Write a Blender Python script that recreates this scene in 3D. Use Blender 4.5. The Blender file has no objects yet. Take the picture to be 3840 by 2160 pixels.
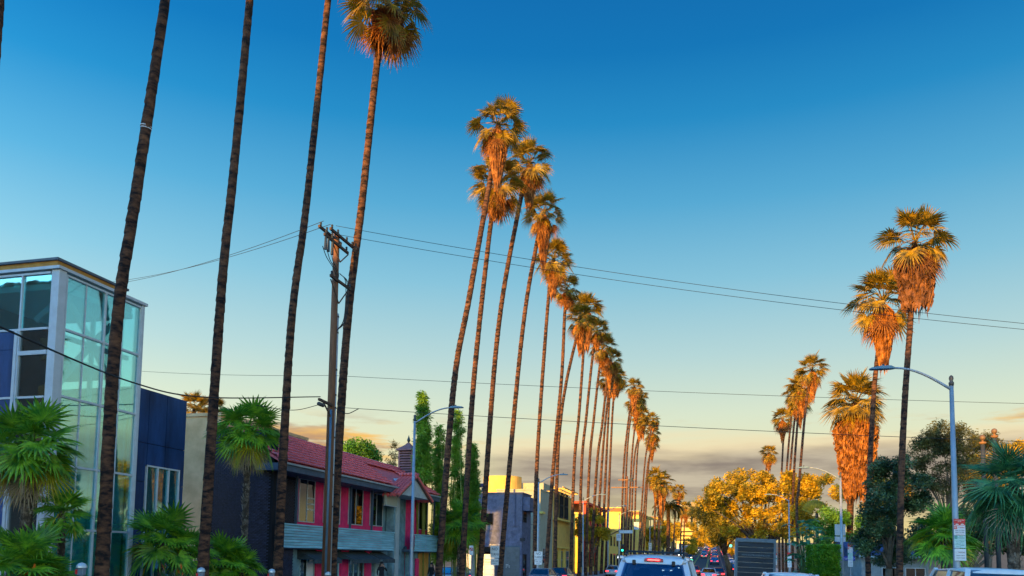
import bpy, math, random
from mathutils import Vector, Matrix
V = Vector
rnd = random.Random(7)
sc = bpy.context.scene
COL = sc.collection
R_ = math.radians
# ---------------------------------------------------------------- camera
FPX, PY, CH = 3030.0, 1840.0, 1.68
YAW, PIT, ROL = R_(14.72), R_(4.7), R_(0.83)
_f = V((-math.sin(YAW)*math.cos(PIT), math.cos(YAW)*math.cos(PIT), math.sin(PIT)))
_r0 = V((math.cos(YAW), math.sin(YAW), 0))
_u0 = _r0.cross(_f)
CR = _r0*math.cos(ROL) + _u0*math.sin(ROL)
CU = _u0*math.cos(ROL) - _r0*math.sin(ROL)
CF = _f
CP = V((0, 0, CH))
cam = bpy.data.cameras.new('camera'); camo = bpy.data.objects.new('camera', cam); COL.objects.link(camo)
camo.matrix_world = Matrix(((CR.x, CU.x, -CF.x, 0), (CR.y, CU.y, -CF.y, 0), (CR.z, CU.z, -CF.z, CH), (0, 0, 0, 1)))
cam.sensor_width = 36; cam.lens = 36*FPX/3840; cam.shift_y = (PY-1080)/3840
cam.clip_start = 0.1; cam.clip_end = 12000
sc.camera = camo
# ---------------------------------------------------------------- light
SUN_AZ, SUN_EL = 18.0, 7.0        # light comes from behind the camera, 18 degrees to the left
sd = V((math.sin(R_(SUN_AZ))*math.cos(R_(SUN_EL)), math.cos(R_(SUN_AZ))*math.cos(R_(SUN_EL)), -math.sin(R_(SUN_EL))))
sun = bpy.data.lights.new('sun', 'SUN'); sun.energy = 5.0; sun.angle = R_(0.6); sun.color = (1.0, 0.50, 0.045)
suno = bpy.data.objects.new('sun', sun); COL.objects.link(suno)
suno.rotation_euler = sd.to_track_quat('-Z', 'Y').to_euler()
sc.view_settings.view_transform = 'Standard'; sc.view_settings.look = 'None'
sc.view_settings.exposure = 1.0; sc.view_settings.gamma = 1.0
sc.view_settings.use_curve_mapping = False
sc.render.resolution_x = 1024; sc.render.resolution_y = 576
def lin(c):
    return tuple((x/255/12.92 if x/255 <= .04045 else ((x/255+.055)/1.055)**2.4) for x in c) + (1,)
NISH, GLOW = 0.08, 3.8
def make_world():
    w = bpy.data.worlds.new('World'); sc.world = w; w.use_nodes = True
    nt = w.node_tree; nt.nodes.clear(); N = nt.nodes.new; L = nt.links.new
    out = N('ShaderNodeOutputWorld'); bg = N('ShaderNodeBackground'); L(bg.outputs[0], out.inputs[0])
    def math_(op, a=None, b=None, cl=False):
        n = N('ShaderNodeMath'); n.operation = op; n.use_clamp = cl
        for i, x in enumerate((a, b)):
            if x is None: continue
            if isinstance(x, (int, float)): n.inputs[i].default_value = x
            else: L(x, n.inputs[i])
        return n.outputs[0]
    def mrange(x, a, b, c=0., d=1., sm=True):
        n = N('ShaderNodeMapRange'); n.interpolation_type = 'SMOOTHSTEP' if sm else 'LINEAR'
        L(x, n.inputs[0]); n.inputs[1].default_value = a; n.inputs[2].default_value = b; n.inputs[3].default_value = c; n.inputs[4].default_value = d
        return n.outputs[0]
    def mixc(f, a, b):
        n = N('ShaderNodeMix'); n.data_type = 'RGBA'
        for s, x in ((n.inputs[0], f), (n.inputs[6], a), (n.inputs[7], b)):
            if isinstance(x, (int, float)): s.default_value = x
            elif isinstance(x, tuple): s.default_value = x
            else: L(x, s)
        return n.outputs[2]
    tc = N('ShaderNodeTexCoord'); sp = N('ShaderNodeSeparateXYZ'); L(tc.outputs['Generated'], sp.inputs[0])
    el = math_('MULTIPLY', math_('ARCSINE', sp.outputs[2]), 180/math.pi)
    az = math_('MULTIPLY', math_('ARCTAN2', sp.outputs[0], sp.outputs[1]), 180/math.pi)   # 0 along the street, + to the right
    sky = N('ShaderNodeTexSky'); sky.sky_type = 'NISHITA'; sky.sun_disc = False
    sky.sun_elevation = R_(SUN_EL); sky.sun_rotation = R_(180+SUN_AZ); sky.ozone_density = 2.5; sky.air_density = 1.1; sky.dust_density = .6
    skm = N('ShaderNodeMix'); skm.data_type = 'RGBA'; skm.blend_type = 'MULTIPLY'; skm.inputs[0].default_value = 1
    L(sky.outputs[0], skm.inputs[6]); skm.inputs[7].default_value = (.10, .10, .10, 1)
    ramp = N('ShaderNodeValToRGB'); L(math_('DIVIDE', el, 90.), ramp.inputs[0])
    stops = [(0, (245, 212, 120)), (6, (240, 230, 176)), (10, (218, 229, 202)), (14, (182, 214, 214)),
             (19, (134, 194, 217)), (24, (84, 168, 210)), (29, (32, 138, 196)), (33, (8, 116, 182)), (42, (0, 88, 160)), (90, (0, 82, 152))]
    cr = ramp.color_ramp
    while len(cr.elements) < len(stops): cr.elements.new(.5)
    for e, (p, c) in zip(cr.elements, stops): e.position = max(0, p/90); e.color = lin(c)
    base = mixc(NISH, ramp.outputs[0], skm.outputs[2])
    # extra brightness and blue tint towards the low sun, added to lift the shade
    dt = N('ShaderNodeVectorMath'); dt.operation = 'DOT_PRODUCT'; L(tc.outputs['Generated'], dt.inputs[0]); dt.inputs[1].default_value = tuple(-sd)
    gl = math_('POWER', math_('MULTIPLY_ADD', dt.outputs['Value'], .5), 2.7)
    gl.node.inputs[0].links[0].from_node.inputs[2].default_value = .5
    gm = N('ShaderNodeVectorMath'); gm.operation = 'SCALE'; L(base, gm.inputs[0]); L(math_('ADD', math_('MULTIPLY', gl, GLOW), 1.), gm.inputs['Scale'])
    tn = N('ShaderNodeVectorMath'); tn.operation = 'MULTIPLY'; L(gm.outputs[0], tn.inputs[0]); L(mixc(mrange(gl, .1, .6), (1, 1, 1, 1), (.88, 1., 1.15, 1)), tn.inputs[1]); base = tn.outputs[0]
    # cloud bank low over the far end and small clouds
    cv = N('ShaderNodeCombineXYZ'); L(math_('MULTIPLY', az, .05), cv.inputs[0]); L(math_('MULTIPLY', el, .33), cv.inputs[1])
    def noise(scale, det, rough, off=(0, 0, 0)):
        mp = N('ShaderNodeMapping'); L(cv.outputs[0], mp.inputs[0]); mp.inputs[1].default_value = off
        n = N('ShaderNodeTexNoise'); n.inputs['Scale'].default_value = scale; n.inputs['Detail'].default_value = det; n.inputs['Roughness'].default_value = rough
        L(mp.outputs[0], n.inputs[0]); return n.outputs[0]
    n1 = noise(1.6, 4, .55, (3.1, 0, 0)); n2 = noise(2.2, 7, .6, (0, 5.3, 0)); n3 = noise(1.5, 8, .62, (7.7, 2.2, 0))
    edge = math_('ADD', el, math_('MULTIPLY', math_('SUBTRACT', n1, .5), 3.2))
    top = mrange(edge, 7.6, 8.9, 1, 0)
    bot = mrange(edge, 1.6, 5.0, .15, 1)
    side = math_('MULTIPLY', mrange(az, -21, -13, 0, 1), mrange(az, 95, 130, 1, 0))
    bank = math_('MULTIPLY', math_('MULTIPLY', top, bot), side)
    ccol = mixc(mrange(n2, .3, .7), lin((134, 121, 114)), lin((196, 183, 160)))
    ccol = mixc(mrange(edge, 6.4, 8.4), ccol, lin((240, 220, 176)))
    c1 = mixc(math_('MULTIPLY', bank, .95), base, ccol)
    patch = math_('MULTIPLY', mrange(n3, .49, .61), math_('MULTIPLY', mrange(el, 3.0, 5.0), mrange(el, 8., 10.5, 1, 0)))
    patch = math_('MULTIPLY', patch, mrange(bank, 0, .4, 1, 0))
    pcol = mixc(mrange(n2, .38, .62), lin((172, 126, 100)), lin((250, 182, 52)))
    c2 = mixc(math_('MULTIPLY', patch, .85), c1, pcol)
    L(c2, bg.inputs[0]); bg.inputs[1].default_value = 0.53
make_world()
# ---------------------------------------------------------------- projection helpers (points on real planes)
def ray(u, v): return (CF + CR*((u-1920)/FPX) + CU*((PY-v)/FPX))
def AX(u, v, X): d = ray(u, v); return CP + d*(X/d.x)
def AY(u, v, Y): d = ray(u, v); return CP + d*(Y/d.y)
def AD(u, v, D): return CP + ray(u, v)*D
def proj(p):
    q = V(p)-CP; d = q.dot(CF); return 1920+FPX*q.dot(CR)/d, PY-FPX*q.dot(CU)/d, d
_gp = [(-400, 0), (14, 0), (24, -.25), (36, -.48), (55, -.65), (110, -.75), (170, -.2), (260, 2.5), (400, 7), (620, 15), (1500, 22), (9000, 22)]
def gz(Y):
    for (a, b), (c, d) in zip(_gp, _gp[1:]):
        if Y <= c:
            t = (Y-a)/(c-a); return b+(d-b)*t
    return _gp[-1][1]
def xs(Y): return -max(0, Y-150)*.012
def GY(u, X, z=0.0):      # distance along the street of the point (X, ?, z) seen in column u
    k = (u-1920)/FPX; p0 = V((X, 0, z))-CP; d = V((0, 1, 0))
    a0, a1, b0, b1 = p0.dot(CR), d.dot(CR), p0.dot(CF), d.dot(CF)
    return (k*b0-a0)/(a1-k*b1)
# ---------------------------------------------------------------- materials
MATS = {}
def mat(name, col, rough=.8, var=.18, scale=3., bump=0., bscale=30., metal=0., spec=.4, col2=None, stretch=(1, 1, 1), det=6, lo=.35, hi=.68, objrand=0.):
    if name in MATS: return MATS[name]
    m = bpy.data.materials.new(name); m.use_nodes = True; MATS[name] = m
    nt = m.node_tree; b = nt.nodes['Principled BSDF']; N = nt.nodes.new; L = nt.links.new
    b.inputs['Roughness'].default_value = rough; b.inputs['Metallic'].default_value = metal; b.inputs['Specular IOR Level'].default_value = spec
    c1 = tuple(x*(1-var) for x in col)+(1,); c2 = tuple(min(1, x*(1+var)) for x in col)+(1,) if col2 is None else tuple(col2)+(1,)
    if col2 is not None: c1 = tuple(col)+(1,)
    tc = N('ShaderNodeTexCoord'); mp = N('ShaderNodeMapping'); mp.inputs[3].default_value = stretch; L(tc.outputs['Object'], mp.inputs[0])
    n = N('ShaderNodeTexNoise'); n.inputs['Scale'].default_value = scale; n.inputs['Detail'].default_value = det; n.inputs['Roughness'].default_value = .62; L(mp.outputs[0], n.inputs[0])
    mr = N('ShaderNodeMapRange'); L(n.outputs[0], mr.inputs[0]); mr.inputs[1].default_value = lo; mr.inputs[2].default_value = hi
    mx = N('ShaderNodeMix'); mx.data_type = 'RGBA'; mx.inputs[6].default_value = c1; mx.inputs[7].default_value = c2; L(mr.outputs[0], mx.inputs[0])
    col_out = mx.outputs[2]
    if objrand:
        oi = N('ShaderNodeObjectInfo'); hs = N('ShaderNodeHueSaturation'); m2 = N('ShaderNodeMapRange'); L(oi.outputs['Random'], m2.inputs[0]); m2.inputs[3].default_value = 1-objrand; m2.inputs[4].default_value = 1+objrand
        L(m2.outputs[0], hs.inputs['Value']); L(col_out, hs.inputs['Color']); col_out = hs.outputs[0]
    L(col_out, b.inputs['Base Color'])
    if bump:
        n2 = N('ShaderNodeTexNoise'); n2.inputs['Scale'].default_value = bscale; n2.inputs['Detail'].default_value = 5; L(mp.outputs[0], n2.inputs[0])
        bp = N('ShaderNodeBump'); bp.inputs['Strength'].default_value = bump; bp.inputs['Distance'].default_value = .03; L(n2.outputs[0], bp.inputs['Height']); L(bp.outputs[0], b.inputs['Normal'])
    return m
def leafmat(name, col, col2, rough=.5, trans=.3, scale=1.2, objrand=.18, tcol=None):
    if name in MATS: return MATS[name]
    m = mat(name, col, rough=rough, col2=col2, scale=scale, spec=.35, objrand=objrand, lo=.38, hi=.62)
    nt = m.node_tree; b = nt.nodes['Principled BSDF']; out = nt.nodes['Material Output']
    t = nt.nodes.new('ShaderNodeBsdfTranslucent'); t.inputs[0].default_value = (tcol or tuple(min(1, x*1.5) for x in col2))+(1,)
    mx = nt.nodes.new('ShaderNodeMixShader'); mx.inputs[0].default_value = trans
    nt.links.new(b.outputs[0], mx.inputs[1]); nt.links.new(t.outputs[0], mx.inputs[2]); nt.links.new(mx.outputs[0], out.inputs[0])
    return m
def emit(name, col, s):
    if name in MATS: return MATS[name]
    m = bpy.data.materials.new(name); m.use_nodes = True; MATS[name] = m; b = m.node_tree.nodes['Principled BSDF']
    b.inputs['Base Color'].default_value = tuple(col)+(1,); b.inputs['Emission Color'].default_value = tuple(col)+(1,); b.inputs['Emission Strength'].default_value = s
    return m
def glassmat(name, tint, refl, refl_tint=(1, 1, 1), rough=.02, wave=.0):
    # thin window pane: clear tinted transmission mixed with a mirror-like reflection that grows at grazing angles
    if name in MATS: return MATS[name]
    m = bpy.data.materials.new(name); m.use_nodes = True; MATS[name] = m
    nt = m.node_tree; nt.nodes.clear(); N = nt.nodes.new; L = nt.links.new
    o = N('ShaderNodeOutputMaterial'); t = N('ShaderNodeBsdfTransparent'); g = N('ShaderNodeBsdfGlossy'); mx = N('ShaderNodeMixShader')
    t.inputs[0].default_value = tuple(tint)+(1,); g.inputs[0].default_value = tuple(refl_tint)+(1,); g.inputs['Roughness'].default_value = rough
    fr = N('ShaderNodeLayerWeight'); fr.inputs[0].default_value = .35
    mr = N('ShaderNodeMapRange'); L(fr.outputs['Fresnel'], mr.inputs[0]); mr.inputs[3].default_value = refl; mr.inputs[4].default_value = min(1, refl+.5)
    L(mr.outputs[0], mx.inputs[0]); L(t.outputs[0], mx.inputs[1]); L(g.outputs[0], mx.inputs[2]); L(mx.outputs[0], o.inputs[0])
    if wave:
        n = N('ShaderNodeTexNoise'); n.inputs['Scale'].default_value = 1.2; bp = N('ShaderNodeBump'); bp.inputs['Strength'].default_value = wave; bp.inputs['Distance'].default_value = .05
        tc = N('ShaderNodeTexCoord'); L(tc.outputs['Object'], n.inputs[0]); L(n.outputs[0], bp.inputs['Height']); L(bp.outputs[0], g.inputs['Normal'])
    return m
# ---------------------------------------------------------------- mesh builder
class MB:
    def __init__(s): s.v = []; s.f = []
    def add(s, vs, fs):
        b = len(s.v); s.v += [tuple(p) for p in vs]; s.f += [tuple(b+i for i in f) for f in fs]; return s
    def pbox(s, o, a, b, c):
        o, a, b, c = V(o), V(a), V(b), V(c)
        if a.cross(b).dot(c) < 0: a, b = b, a
        return s.add([o, o+a, o+a+b, o+b, o+c, o+a+c, o+a+b+c, o+b+c], [(3, 2, 1, 0), (4, 5, 6, 7), (0, 1, 5, 4), (1, 2, 6, 5), (2, 3, 7, 6), (3, 0, 4, 7)])
    def box(s, x0, x1, y0, y1, z0, z1): return s.pbox((x0, y0, z0), (x1-x0, 0, 0), (0, y1-y0, 0), (0, 0, z1-z0))
    def cbox(s, c, d): return s.box(c[0]-d[0]/2, c[0]+d[0]/2, c[1]-d[1]/2, c[1]+d[1]/2, c[2]-d[2]/2, c[2]+d[2]/2)
    def bar(s, a, b, w, h=None, up=(0, 0, 1)):     # rectangular bar from a to b
        a, b = V(a), V(b); h = h or w; d = (b-a); n = d.normalized(); x = n.cross(V(up))
        if x.length < 1e-4: x = n.cross(V((1, 0, 0)))
        x.normalize(); y = x.cross(n).normalized()
        return s.pbox(a-x*w/2-y*h/2, d, x*w, y*h)
    def tube(s, pts, rads, n=8, caps=True):
        pts = [V(p) for p in pts]; m = len(pts)
        if not hasattr(rads, '__len__'): rads = [rads]*m
        b = len(s.v); prev = None
        for i, p in enumerate(pts):
            t = (pts[min(i+1, m-1)]-pts[max(i-1, 0)]).normalized()
            if prev is None:
                x = t.cross(V((0, 0, 1))); x = t.cross(V((1, 0, 0))) if x.length < .1 else x
            else: x = prev - t*prev.dot(t)
            x.normalize(); prev = x; y = t.cross(x)
            for k in range(n):
                a = 2*math.pi*k/n; s.v.append(tuple(p+(x*math.cos(a)+y*math.sin(a))*rads[i]))
        for i in range(m-1):
            for k in range(n):
                k2 = (k+1) % n; s.f.append((b+i*n+k, b+i*n+k2, b+(i+1)*n+k2, b+(i+1)*n+k))
        if caps: s.f.append(tuple(b+k for k in reversed(range(n)))); s.f.append(tuple(b+(m-1)*n+k for k in range(n)))
        return s
    def lathe(s, c, prof, n=12):
        return s.tube([(c[0], c[1], c[2]+z) for r, z in prof], [max(r, .001) for r, z in prof], n)
    def prism(s, poly, ext):
        poly = [V(p) for p in poly]; e = V(ext); n = len(poly); nrm = V((0, 0, 0))
        for i in range(n): nrm += poly[i].cross(poly[(i+1) % n])
        if nrm.dot(e) < 0: poly.reverse()
        return s.add(poly+[p+e for p in poly], [tuple(reversed(range(n))), tuple(range(n, 2*n))]+[(i, (i+1) % n, n+(i+1) % n, n+i) for i in range(n)])
    def mesh(s, name, m, smooth=False):
        me = bpy.data.meshes.new(name); me.from_pydata(s.v, [], s.f)
        for x in (m if isinstance(m, (list, tuple)) else [m]): me.materials.append(x)
        if smooth: me.polygons.foreach_set('use_smooth', [True]*len(me.polygons))
        me.update(); return me
OFF = {}
def link(name, data, parent=None, M=None):
    o = bpy.data.objects.new(name, data); COL.objects.link(o); M = M or Matrix.Identity(4)
    if parent is not None:
        o.parent = parent; o.matrix_parent_inverse = OFF[parent.name].inverted()
    o.matrix_basis = M; OFF[o.name] = M.copy()
    return o
def part(name, mb, m, parent, smooth=False, bev=0., M=None, label=None, kind=None):
    me = mb.mesh(name, m, smooth) if isinstance(mb, MB) else mb
    o = link(name, me, parent, M)
    if bev:
        b = o.modifiers.new('bevel', 'BEVEL'); b.width = bev; b.segments = 2; b.limit_method = 'ANGLE'; b.harden_normals = False
    if label: o['label'] = label
    if kind: o['kind'] = kind
    return o
def tag(o, label, cat, group=None):
    o['label'] = label; o['category'] = cat
    if group: o['group'] = group
    return o
def thing(name, label, cat, loc=(0, 0, 0), group=None, rz=0.):
    o = link(name, None, None, Matrix.Translation(V(loc)) @ Matrix.Rotation(rz, 4, 'Z')); o.empty_display_size = .3
    return tag(o, label, cat, group)
def struct(name, mb, m, smooth=False):
    o = part(name, mb, m, None, smooth); o['kind'] = 'structure'; return o
def pieces(parent, name, me, Ms, limit=300, m=None):      # alike pieces: the nearest ones as parts, the rest joined
    Ms = sorted(Ms, key=lambda M: (M.translation-CP).length)
    for M in Ms[:limit]: link(name, me, parent, M)
    rest = Ms[limit:]
    if rest:
        mb = MB(); vs = [v.co.copy() for v in me.vertices]; fs = [tuple(p.vertices) for p in me.polygons]
        for M in rest: mb.add([M @ v for v in vs], fs)
        part(name+'_field', mb, m or me.materials[0], parent, kind='stuff')
def text(s, size, M, m, parent, name='lettering', align='CENTER', ext=.002, sx=1.0):
    c = bpy.data.curves.new('t', 'FONT'); c.body = s; c.size = size; c.align_x = align; c.align_y = 'CENTER'; c.extrude = ext; c.resolution_u = 2
    o = bpy.data.objects.new('t', c); COL.objects.link(o); dg = bpy.context.evaluated_depsgraph_get()
    me = bpy.data.meshes.new_from_object(o.evaluated_get(dg)); bpy.data.objects.remove(o); bpy.data.curves.remove(c)
    me.materials.clear(); me.materials.append(m); me.name = name
    return link(name, me, parent, M @ Matrix.Diagonal((sx, 1, 1, 1)))
def frame_M(o, ux, n):          # text frame: x along ux, y up, z along normal n
    ux = V(ux).normalized(); n = V(n).normalized(); uy = n.cross(ux).normalized()
    return Matrix(((ux.x, uy.x, n.x, o[0]), (ux.y, uy.y, n.y, o[1]), (ux.z, uy.z, n.z, o[2]), (0, 0, 0, 1)))
# ================================================================ setting
asphalt = mat('asphalt', (.055, .055, .06), .85, .25, 1.5, .25, 60)
concrete = mat('concrete', (.36, .35, .33), .85, .18, 1.2, .15, 40)
soil = mat('soil', (.14, .12, .09), .95, .3, .6)
paint_w = mat('paint_white', (.78, .78, .76), .6, .08, 6)
paint_y = mat('paint_yellow', (.75, .52, .06), .6, .08, 6)
YS = [-160, -60, -20, 0, 14, 24, 36, 55, 80, 110, 140, 170, 215, 260, 330, 400, 510, 620, 900, 1500]
def strip(x0, x1, dz, curved=True):
    mb = MB(); vs = []
    for y in YS:
        o = xs(y) if curved else 0; vs += [(x0+o, y, gz(y)+dz), (x1+o, y, gz(y)+dz)]
    return mb.add(vs, [(2*i, 2*i+1, 2*i+3, 2*i+2) for i in range(len(YS)-1)])
g = MB(); xsn = [-4000, -600, -120, -40, -15, 0, 15, 40, 120, 600, 4000]; ysn = [-3000, -400]+YS+[3000, 9000]
g.add([(x, y, gz(y)-.02) for y in ysn for x in xsn], [(j*len(xsn)+i, j*len(xsn)+i+1, (j+1)*len(xsn)+i+1, (j+1)*len(xsn)+i) for j in range(len(ysn)-1) for i in range(len(xsn)-1)])
struct('ground', g, soil)
struct('road', strip(-15.8, 6.6, 0.0), asphalt)
def solid_strip(x0, x1, h, mtl, name):
    mb = MB(); vs = []
    for y in YS:
        o = xs(y); z = gz(y); vs += [(x0+o, y, z-.01), (x0+o, y, z+h), (x1+o, y, z+h), (x1+o, y, z-.01)]
    mb.add(vs, [(4*i+a, 4*i+a+1, 4*i+a+5, 4*i+a+4) for i in range(len(YS)-1) for a in range(3)])
    return struct(name, mb, mtl)
solid_strip(-16.0, -15.8, .14, mat('kerb_stone', (.42, .41, .39), .8), 'kerb_left')
solid_strip(6.6, 6.8, .14, MATS['kerb_stone'], 'kerb_right')
solid_strip(-20.3, -16.0, .135, concrete, 'pavement_left')
solid_strip(6.8, 11.0, .135, concrete, 'pavement_right')
lm = MB()
for X in (-12.1, 0.15):
    y = 2.
    while y < 480:
        o = xs(y); z = gz(y)+.006; z2 = gz(y+3)+.006
        lm.add([(X+o-.06, y, z), (X+o+.06, y, z), (X+o+.06, y+3, z2), (X+o-.06, y+3, z2)], [(0, 1, 2, 3)]); y += 9
o = part('lane_dashes', lm, paint_w, None); o['kind'] = 'structure'
for X in (-6.6, -6.35, -3.4, -3.15): struct('lane_line', strip(X-.05, X+.05, .006), paint_y)
# ================================================================ vegetation kit
frond_g = leafmat('palm_frond_sun_orange', (.030, .032, .005), (.44, .27, .015), .42, .22, 3.2)  # orange end of the frond tones puts sunlight into the colour
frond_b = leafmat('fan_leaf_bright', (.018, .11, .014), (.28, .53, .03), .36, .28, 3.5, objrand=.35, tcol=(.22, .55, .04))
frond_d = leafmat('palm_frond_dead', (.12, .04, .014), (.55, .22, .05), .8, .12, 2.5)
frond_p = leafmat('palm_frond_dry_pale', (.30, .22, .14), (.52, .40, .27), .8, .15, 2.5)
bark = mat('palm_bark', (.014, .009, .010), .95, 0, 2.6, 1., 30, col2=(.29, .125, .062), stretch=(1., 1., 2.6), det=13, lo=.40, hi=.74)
shag = mat('shaggy_bark', (.05, .035, .025), .95, 0, 5, .8, 30, col2=(.26, .2, .15), lo=.45, hi=.7)
def fan(el, Rb, pet, nseg, arc, bend, droop, seed, mt, cup=.15, split=.5, wid=1., pr=.018):
    r = random.Random(seed); mb = MB(); pts = [V((0, 0, 0))]; e = el
    for i in range(4):
        pts.append(pts[-1]+V((math.cos(e), 0, math.sin(e)))*pet/4); e -= bend/4
    mb.tube(pts, [pr*1.5, pr*1.2, pr, pr*.9, pr*.7], 4, False)
    H = pts[-1]; f = V((math.cos(e), 0, math.sin(e))); s = V((0, 1, 0)); n = f.cross(s)
    if n.z < -.3: n = -n
    dth = arc/nseg
    for i in range(nseg):
        th = -arc/2+dth*(i+.5); q = abs(th)/(arc/2); L = Rb*(1-.3*q*q)*r.uniform(.88, 1.06)
        def pt(rr, off, lift=0.):
            a = th+off+r.uniform(-.01, .01); d = f*math.cos(a)+s*math.sin(a)+n*(cup*(1-math.cos(a)))
            p = H+d*(L*rr)+n*lift
            p.z -= droop*Rb*(max(0, rr-.25)**2)*(1+.25*math.sin(i*2.4+seed)); return p
        k = .5*dth*wid; ra = split; rb = split+(1-split)*.52
        l1, m1, r1 = pt(ra, -k), pt(ra, 0, .028*Rb), pt(ra, k)
        l2, m2, r2 = pt(rb, -k*.36), pt(rb, 0, .014*Rb), pt(rb, k*.36)
        t = pt(1., 0.)
        mb.add([H, l1, m1, r1, l2, m2, r2, t], [(0, 2, 1), (0, 3, 2), (1, 2, 5, 4), (2, 3, 6, 5), (4, 5, 7), (5, 6, 7)])
    return mb.mesh('frond', mt)
def fan_set(mt, Rb, pet, nseg, arc, droops, seed, **k):
    out = []
    for j, (el, bend, dr) in enumerate(droops):
        out.append([fan(R_(el), Rb, pet, nseg, arc, R_(bend), dr, seed+10*j+q, mt, **k) for q in range(3)])
    return out
WF = fan_set(frond_g, .98, 1.12, 22, R_(235), [(76, 14, .16), (54, 26, .34), (26, 36, .55), (-10, 40, .65), (-45, 28, .45)], 100)
WD = fan_set(frond_d, 1.0, .95, 13, R_(150), [(-40, 32, .5), (-58, 24, .3), (-72, 12, .15)], 300, wid=.8, split=.32)
BF = fan_set(frond_b, .80, .74, 19, R_(270), [(74, 18, .12), (48, 26, .22), (20, 34, .34), (-12, 40, .45), (-40, 36, .42)], 500, split=.5, wid=1.)
frond_y = leafmat('fan_leaf_yellowing', (.10, .22, .015), (.62, .50, .03), .4, .28, 2.2, objrand=.3)
BF[4] = fan_set(frond_y, .76, .72, 22, R_(230), [(-38, 36, .5)], 590, split=.36, wid=.75)[0]
BF[3] = BF[3][:2]+fan_set(frond_y, .76, .80, 24, R_(270), [(-12, 40, .5)], 595, split=.4, wid=.8)[0][:1]
BD = fan_set(frond_p, .75, .6, 14, R_(150), [(-48, 30, .4), (-66, 20, .2)], 700, wid=.7, split=.3)
def skirt_mesh(seed, L, r0, rmax, rend, n, mt, w=.05, ragged=.35):
    # hanging mass of dead leaf strips around the trunk, origin at its top
    r = random.Random(seed); mb = MB()
    for i in range(n):
        a = r.uniform(0, 2*math.pi); t0 = r.random()**1.1; ln = r.uniform(.5, 1.25); z0 = -t0*(L*.75); a2 = a+r.uniform(-.35, .35)
        def rad(z):
            t = min(1, max(0, -z/L)); b = r0+(rmax-r0)*min(1, t/.18) if t < .18 else rmax+(rend-rmax)*((t-.18)/.82)**1.3
            return b*(1+r.uniform(-.22, .22))
        ps = []
        for k in range(4):
            q = k/3; z = z0-ln*q*(1+ragged*r.uniform(-.5, .8)); aa = a+(a2-a)*q; R0 = rad(z)*(.55+.45*min(1, q*1.6+.25)); ps.append(V((R0*math.cos(aa), R0*math.sin(aa), z)))
        ww = w*r.uniform(.5, 1.6); tw = r.uniform(0, math.pi); vs = []
        for k, p in enumerate(ps):
            sd_ = V((math.cos(a+tw), math.sin(a+tw), .1))*ww*(1, 1.3, .8, .12)[k]; vs += [p-sd_, p+sd_]
        mb.add(vs, [(0, 1, 3, 2), (2, 3, 5, 4), (4, 5, 7, 6)])
    return mb.mesh('dead_frond_skirt', mt)
SK = [skirt_mesh(41+i, 2.9, .22, .58, .2, 620, frond_d) for i in range(3)]
frond_k = leafmat('palm_frond_dark_brown', (.06, .025, .015), (.30, .125, .05), .85, .1, 2.5)  # darker brown version of the dead frond colour
SKbig = skirt_mesh(55, 3.9, .24, .82, .5, 1000, frond_k, .055)
WK = fan_set(frond_k, 1.0, .95, 13, R_(150), [(-40, 32, .5), (-58, 24, .3), (-72, 12, .15)], 340, wid=.8, split=.32)
SKS = skirt_mesh(61, 8.2, .3, 1.45, .55, 3600, frond_d, .06)
def catmull(pts, sub):
    out = []; P = [pts[0]*2-pts[1]]+pts+[pts[-1]*2-pts[-2]]
    for i in range(1, len(P)-2):
        for k in range(sub):
            t = k/sub; a, b, c, d = P[i-1:i+3]
            out.append(.5*((2*b)+(c-a)*t+(2*a-5*b+4*c-d)*t*t+(3*b-a-3*c+d)*t**3))
    return out+[pts[-1]]
def trunk_mesh(pts, r0, r1, ring, seed, n=10, flare=1.35):
    r = random.Random(seed); path = catmull(pts, 14); lens = [0]
    for a, b in zip(path, path[1:]): lens.append(lens[-1]+(b-a).length)
    T = lens[-1]; m = max(8, int(T/ring)); ps = []; rs = []; j = 0
    for i in range(m+1):
        d = T*i/m
        while j < len(lens)-2 and lens[j+1] < d: j += 1
        t = (d-lens[j])/max(1e-6, lens[j+1]-lens[j]); p = path[j].lerp(path[j+1], t)
        R0 = (r0+(r1-r0)*(i/m)**.7)*(1+(flare-1)*math.exp(-d/.9))
        if i: ps.append(p-V((0, 0, ring*.18))); rs.append(R0*r.uniform(.955, .985))
        ps.append(p); rs.append(R0*r.uniform(1.0, 1.06))
    mb = MB(); mb.tube(ps, rs, n); k = 0
    for i in range(len(ps)):
        for q in range(n):
            x = V(mb.v[k]); mb.v[k] = tuple(ps[i]+(x-ps[i])*r.uniform(.95, 1.05)); k += 1
    return mb
def crown_fronds(parent, C, s, sets, counts, seed, name='frond', ax=None, jit=.1):
    r = random.Random(seed); ax = ax or Matrix.Identity(4)
    for cls, n in enumerate(counts):
        off = r.uniform(0, 6.28)
        for i in range(n):
            a = off+2*math.pi*i/n+r.uniform(-.3, .3); me = r.choice(sets[cls]); sz = s*r.uniform(.86, 1.12)
            M = Matrix.Translation(C+V((0, 0, r.uniform(-.25, .12)*s))) @ ax @ Matrix.Rotation(a, 4, 'Z') @ Matrix.Rotation(r.uniform(-.16, .16), 4, 'Y') @ Matrix.Rotation(r.uniform(-.5, .5), 4, 'X') @ Matrix.Diagonal((sz, sz*r.uniform(.85, 1.1), sz, 1))
            link(name, me, parent, M)
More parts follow.
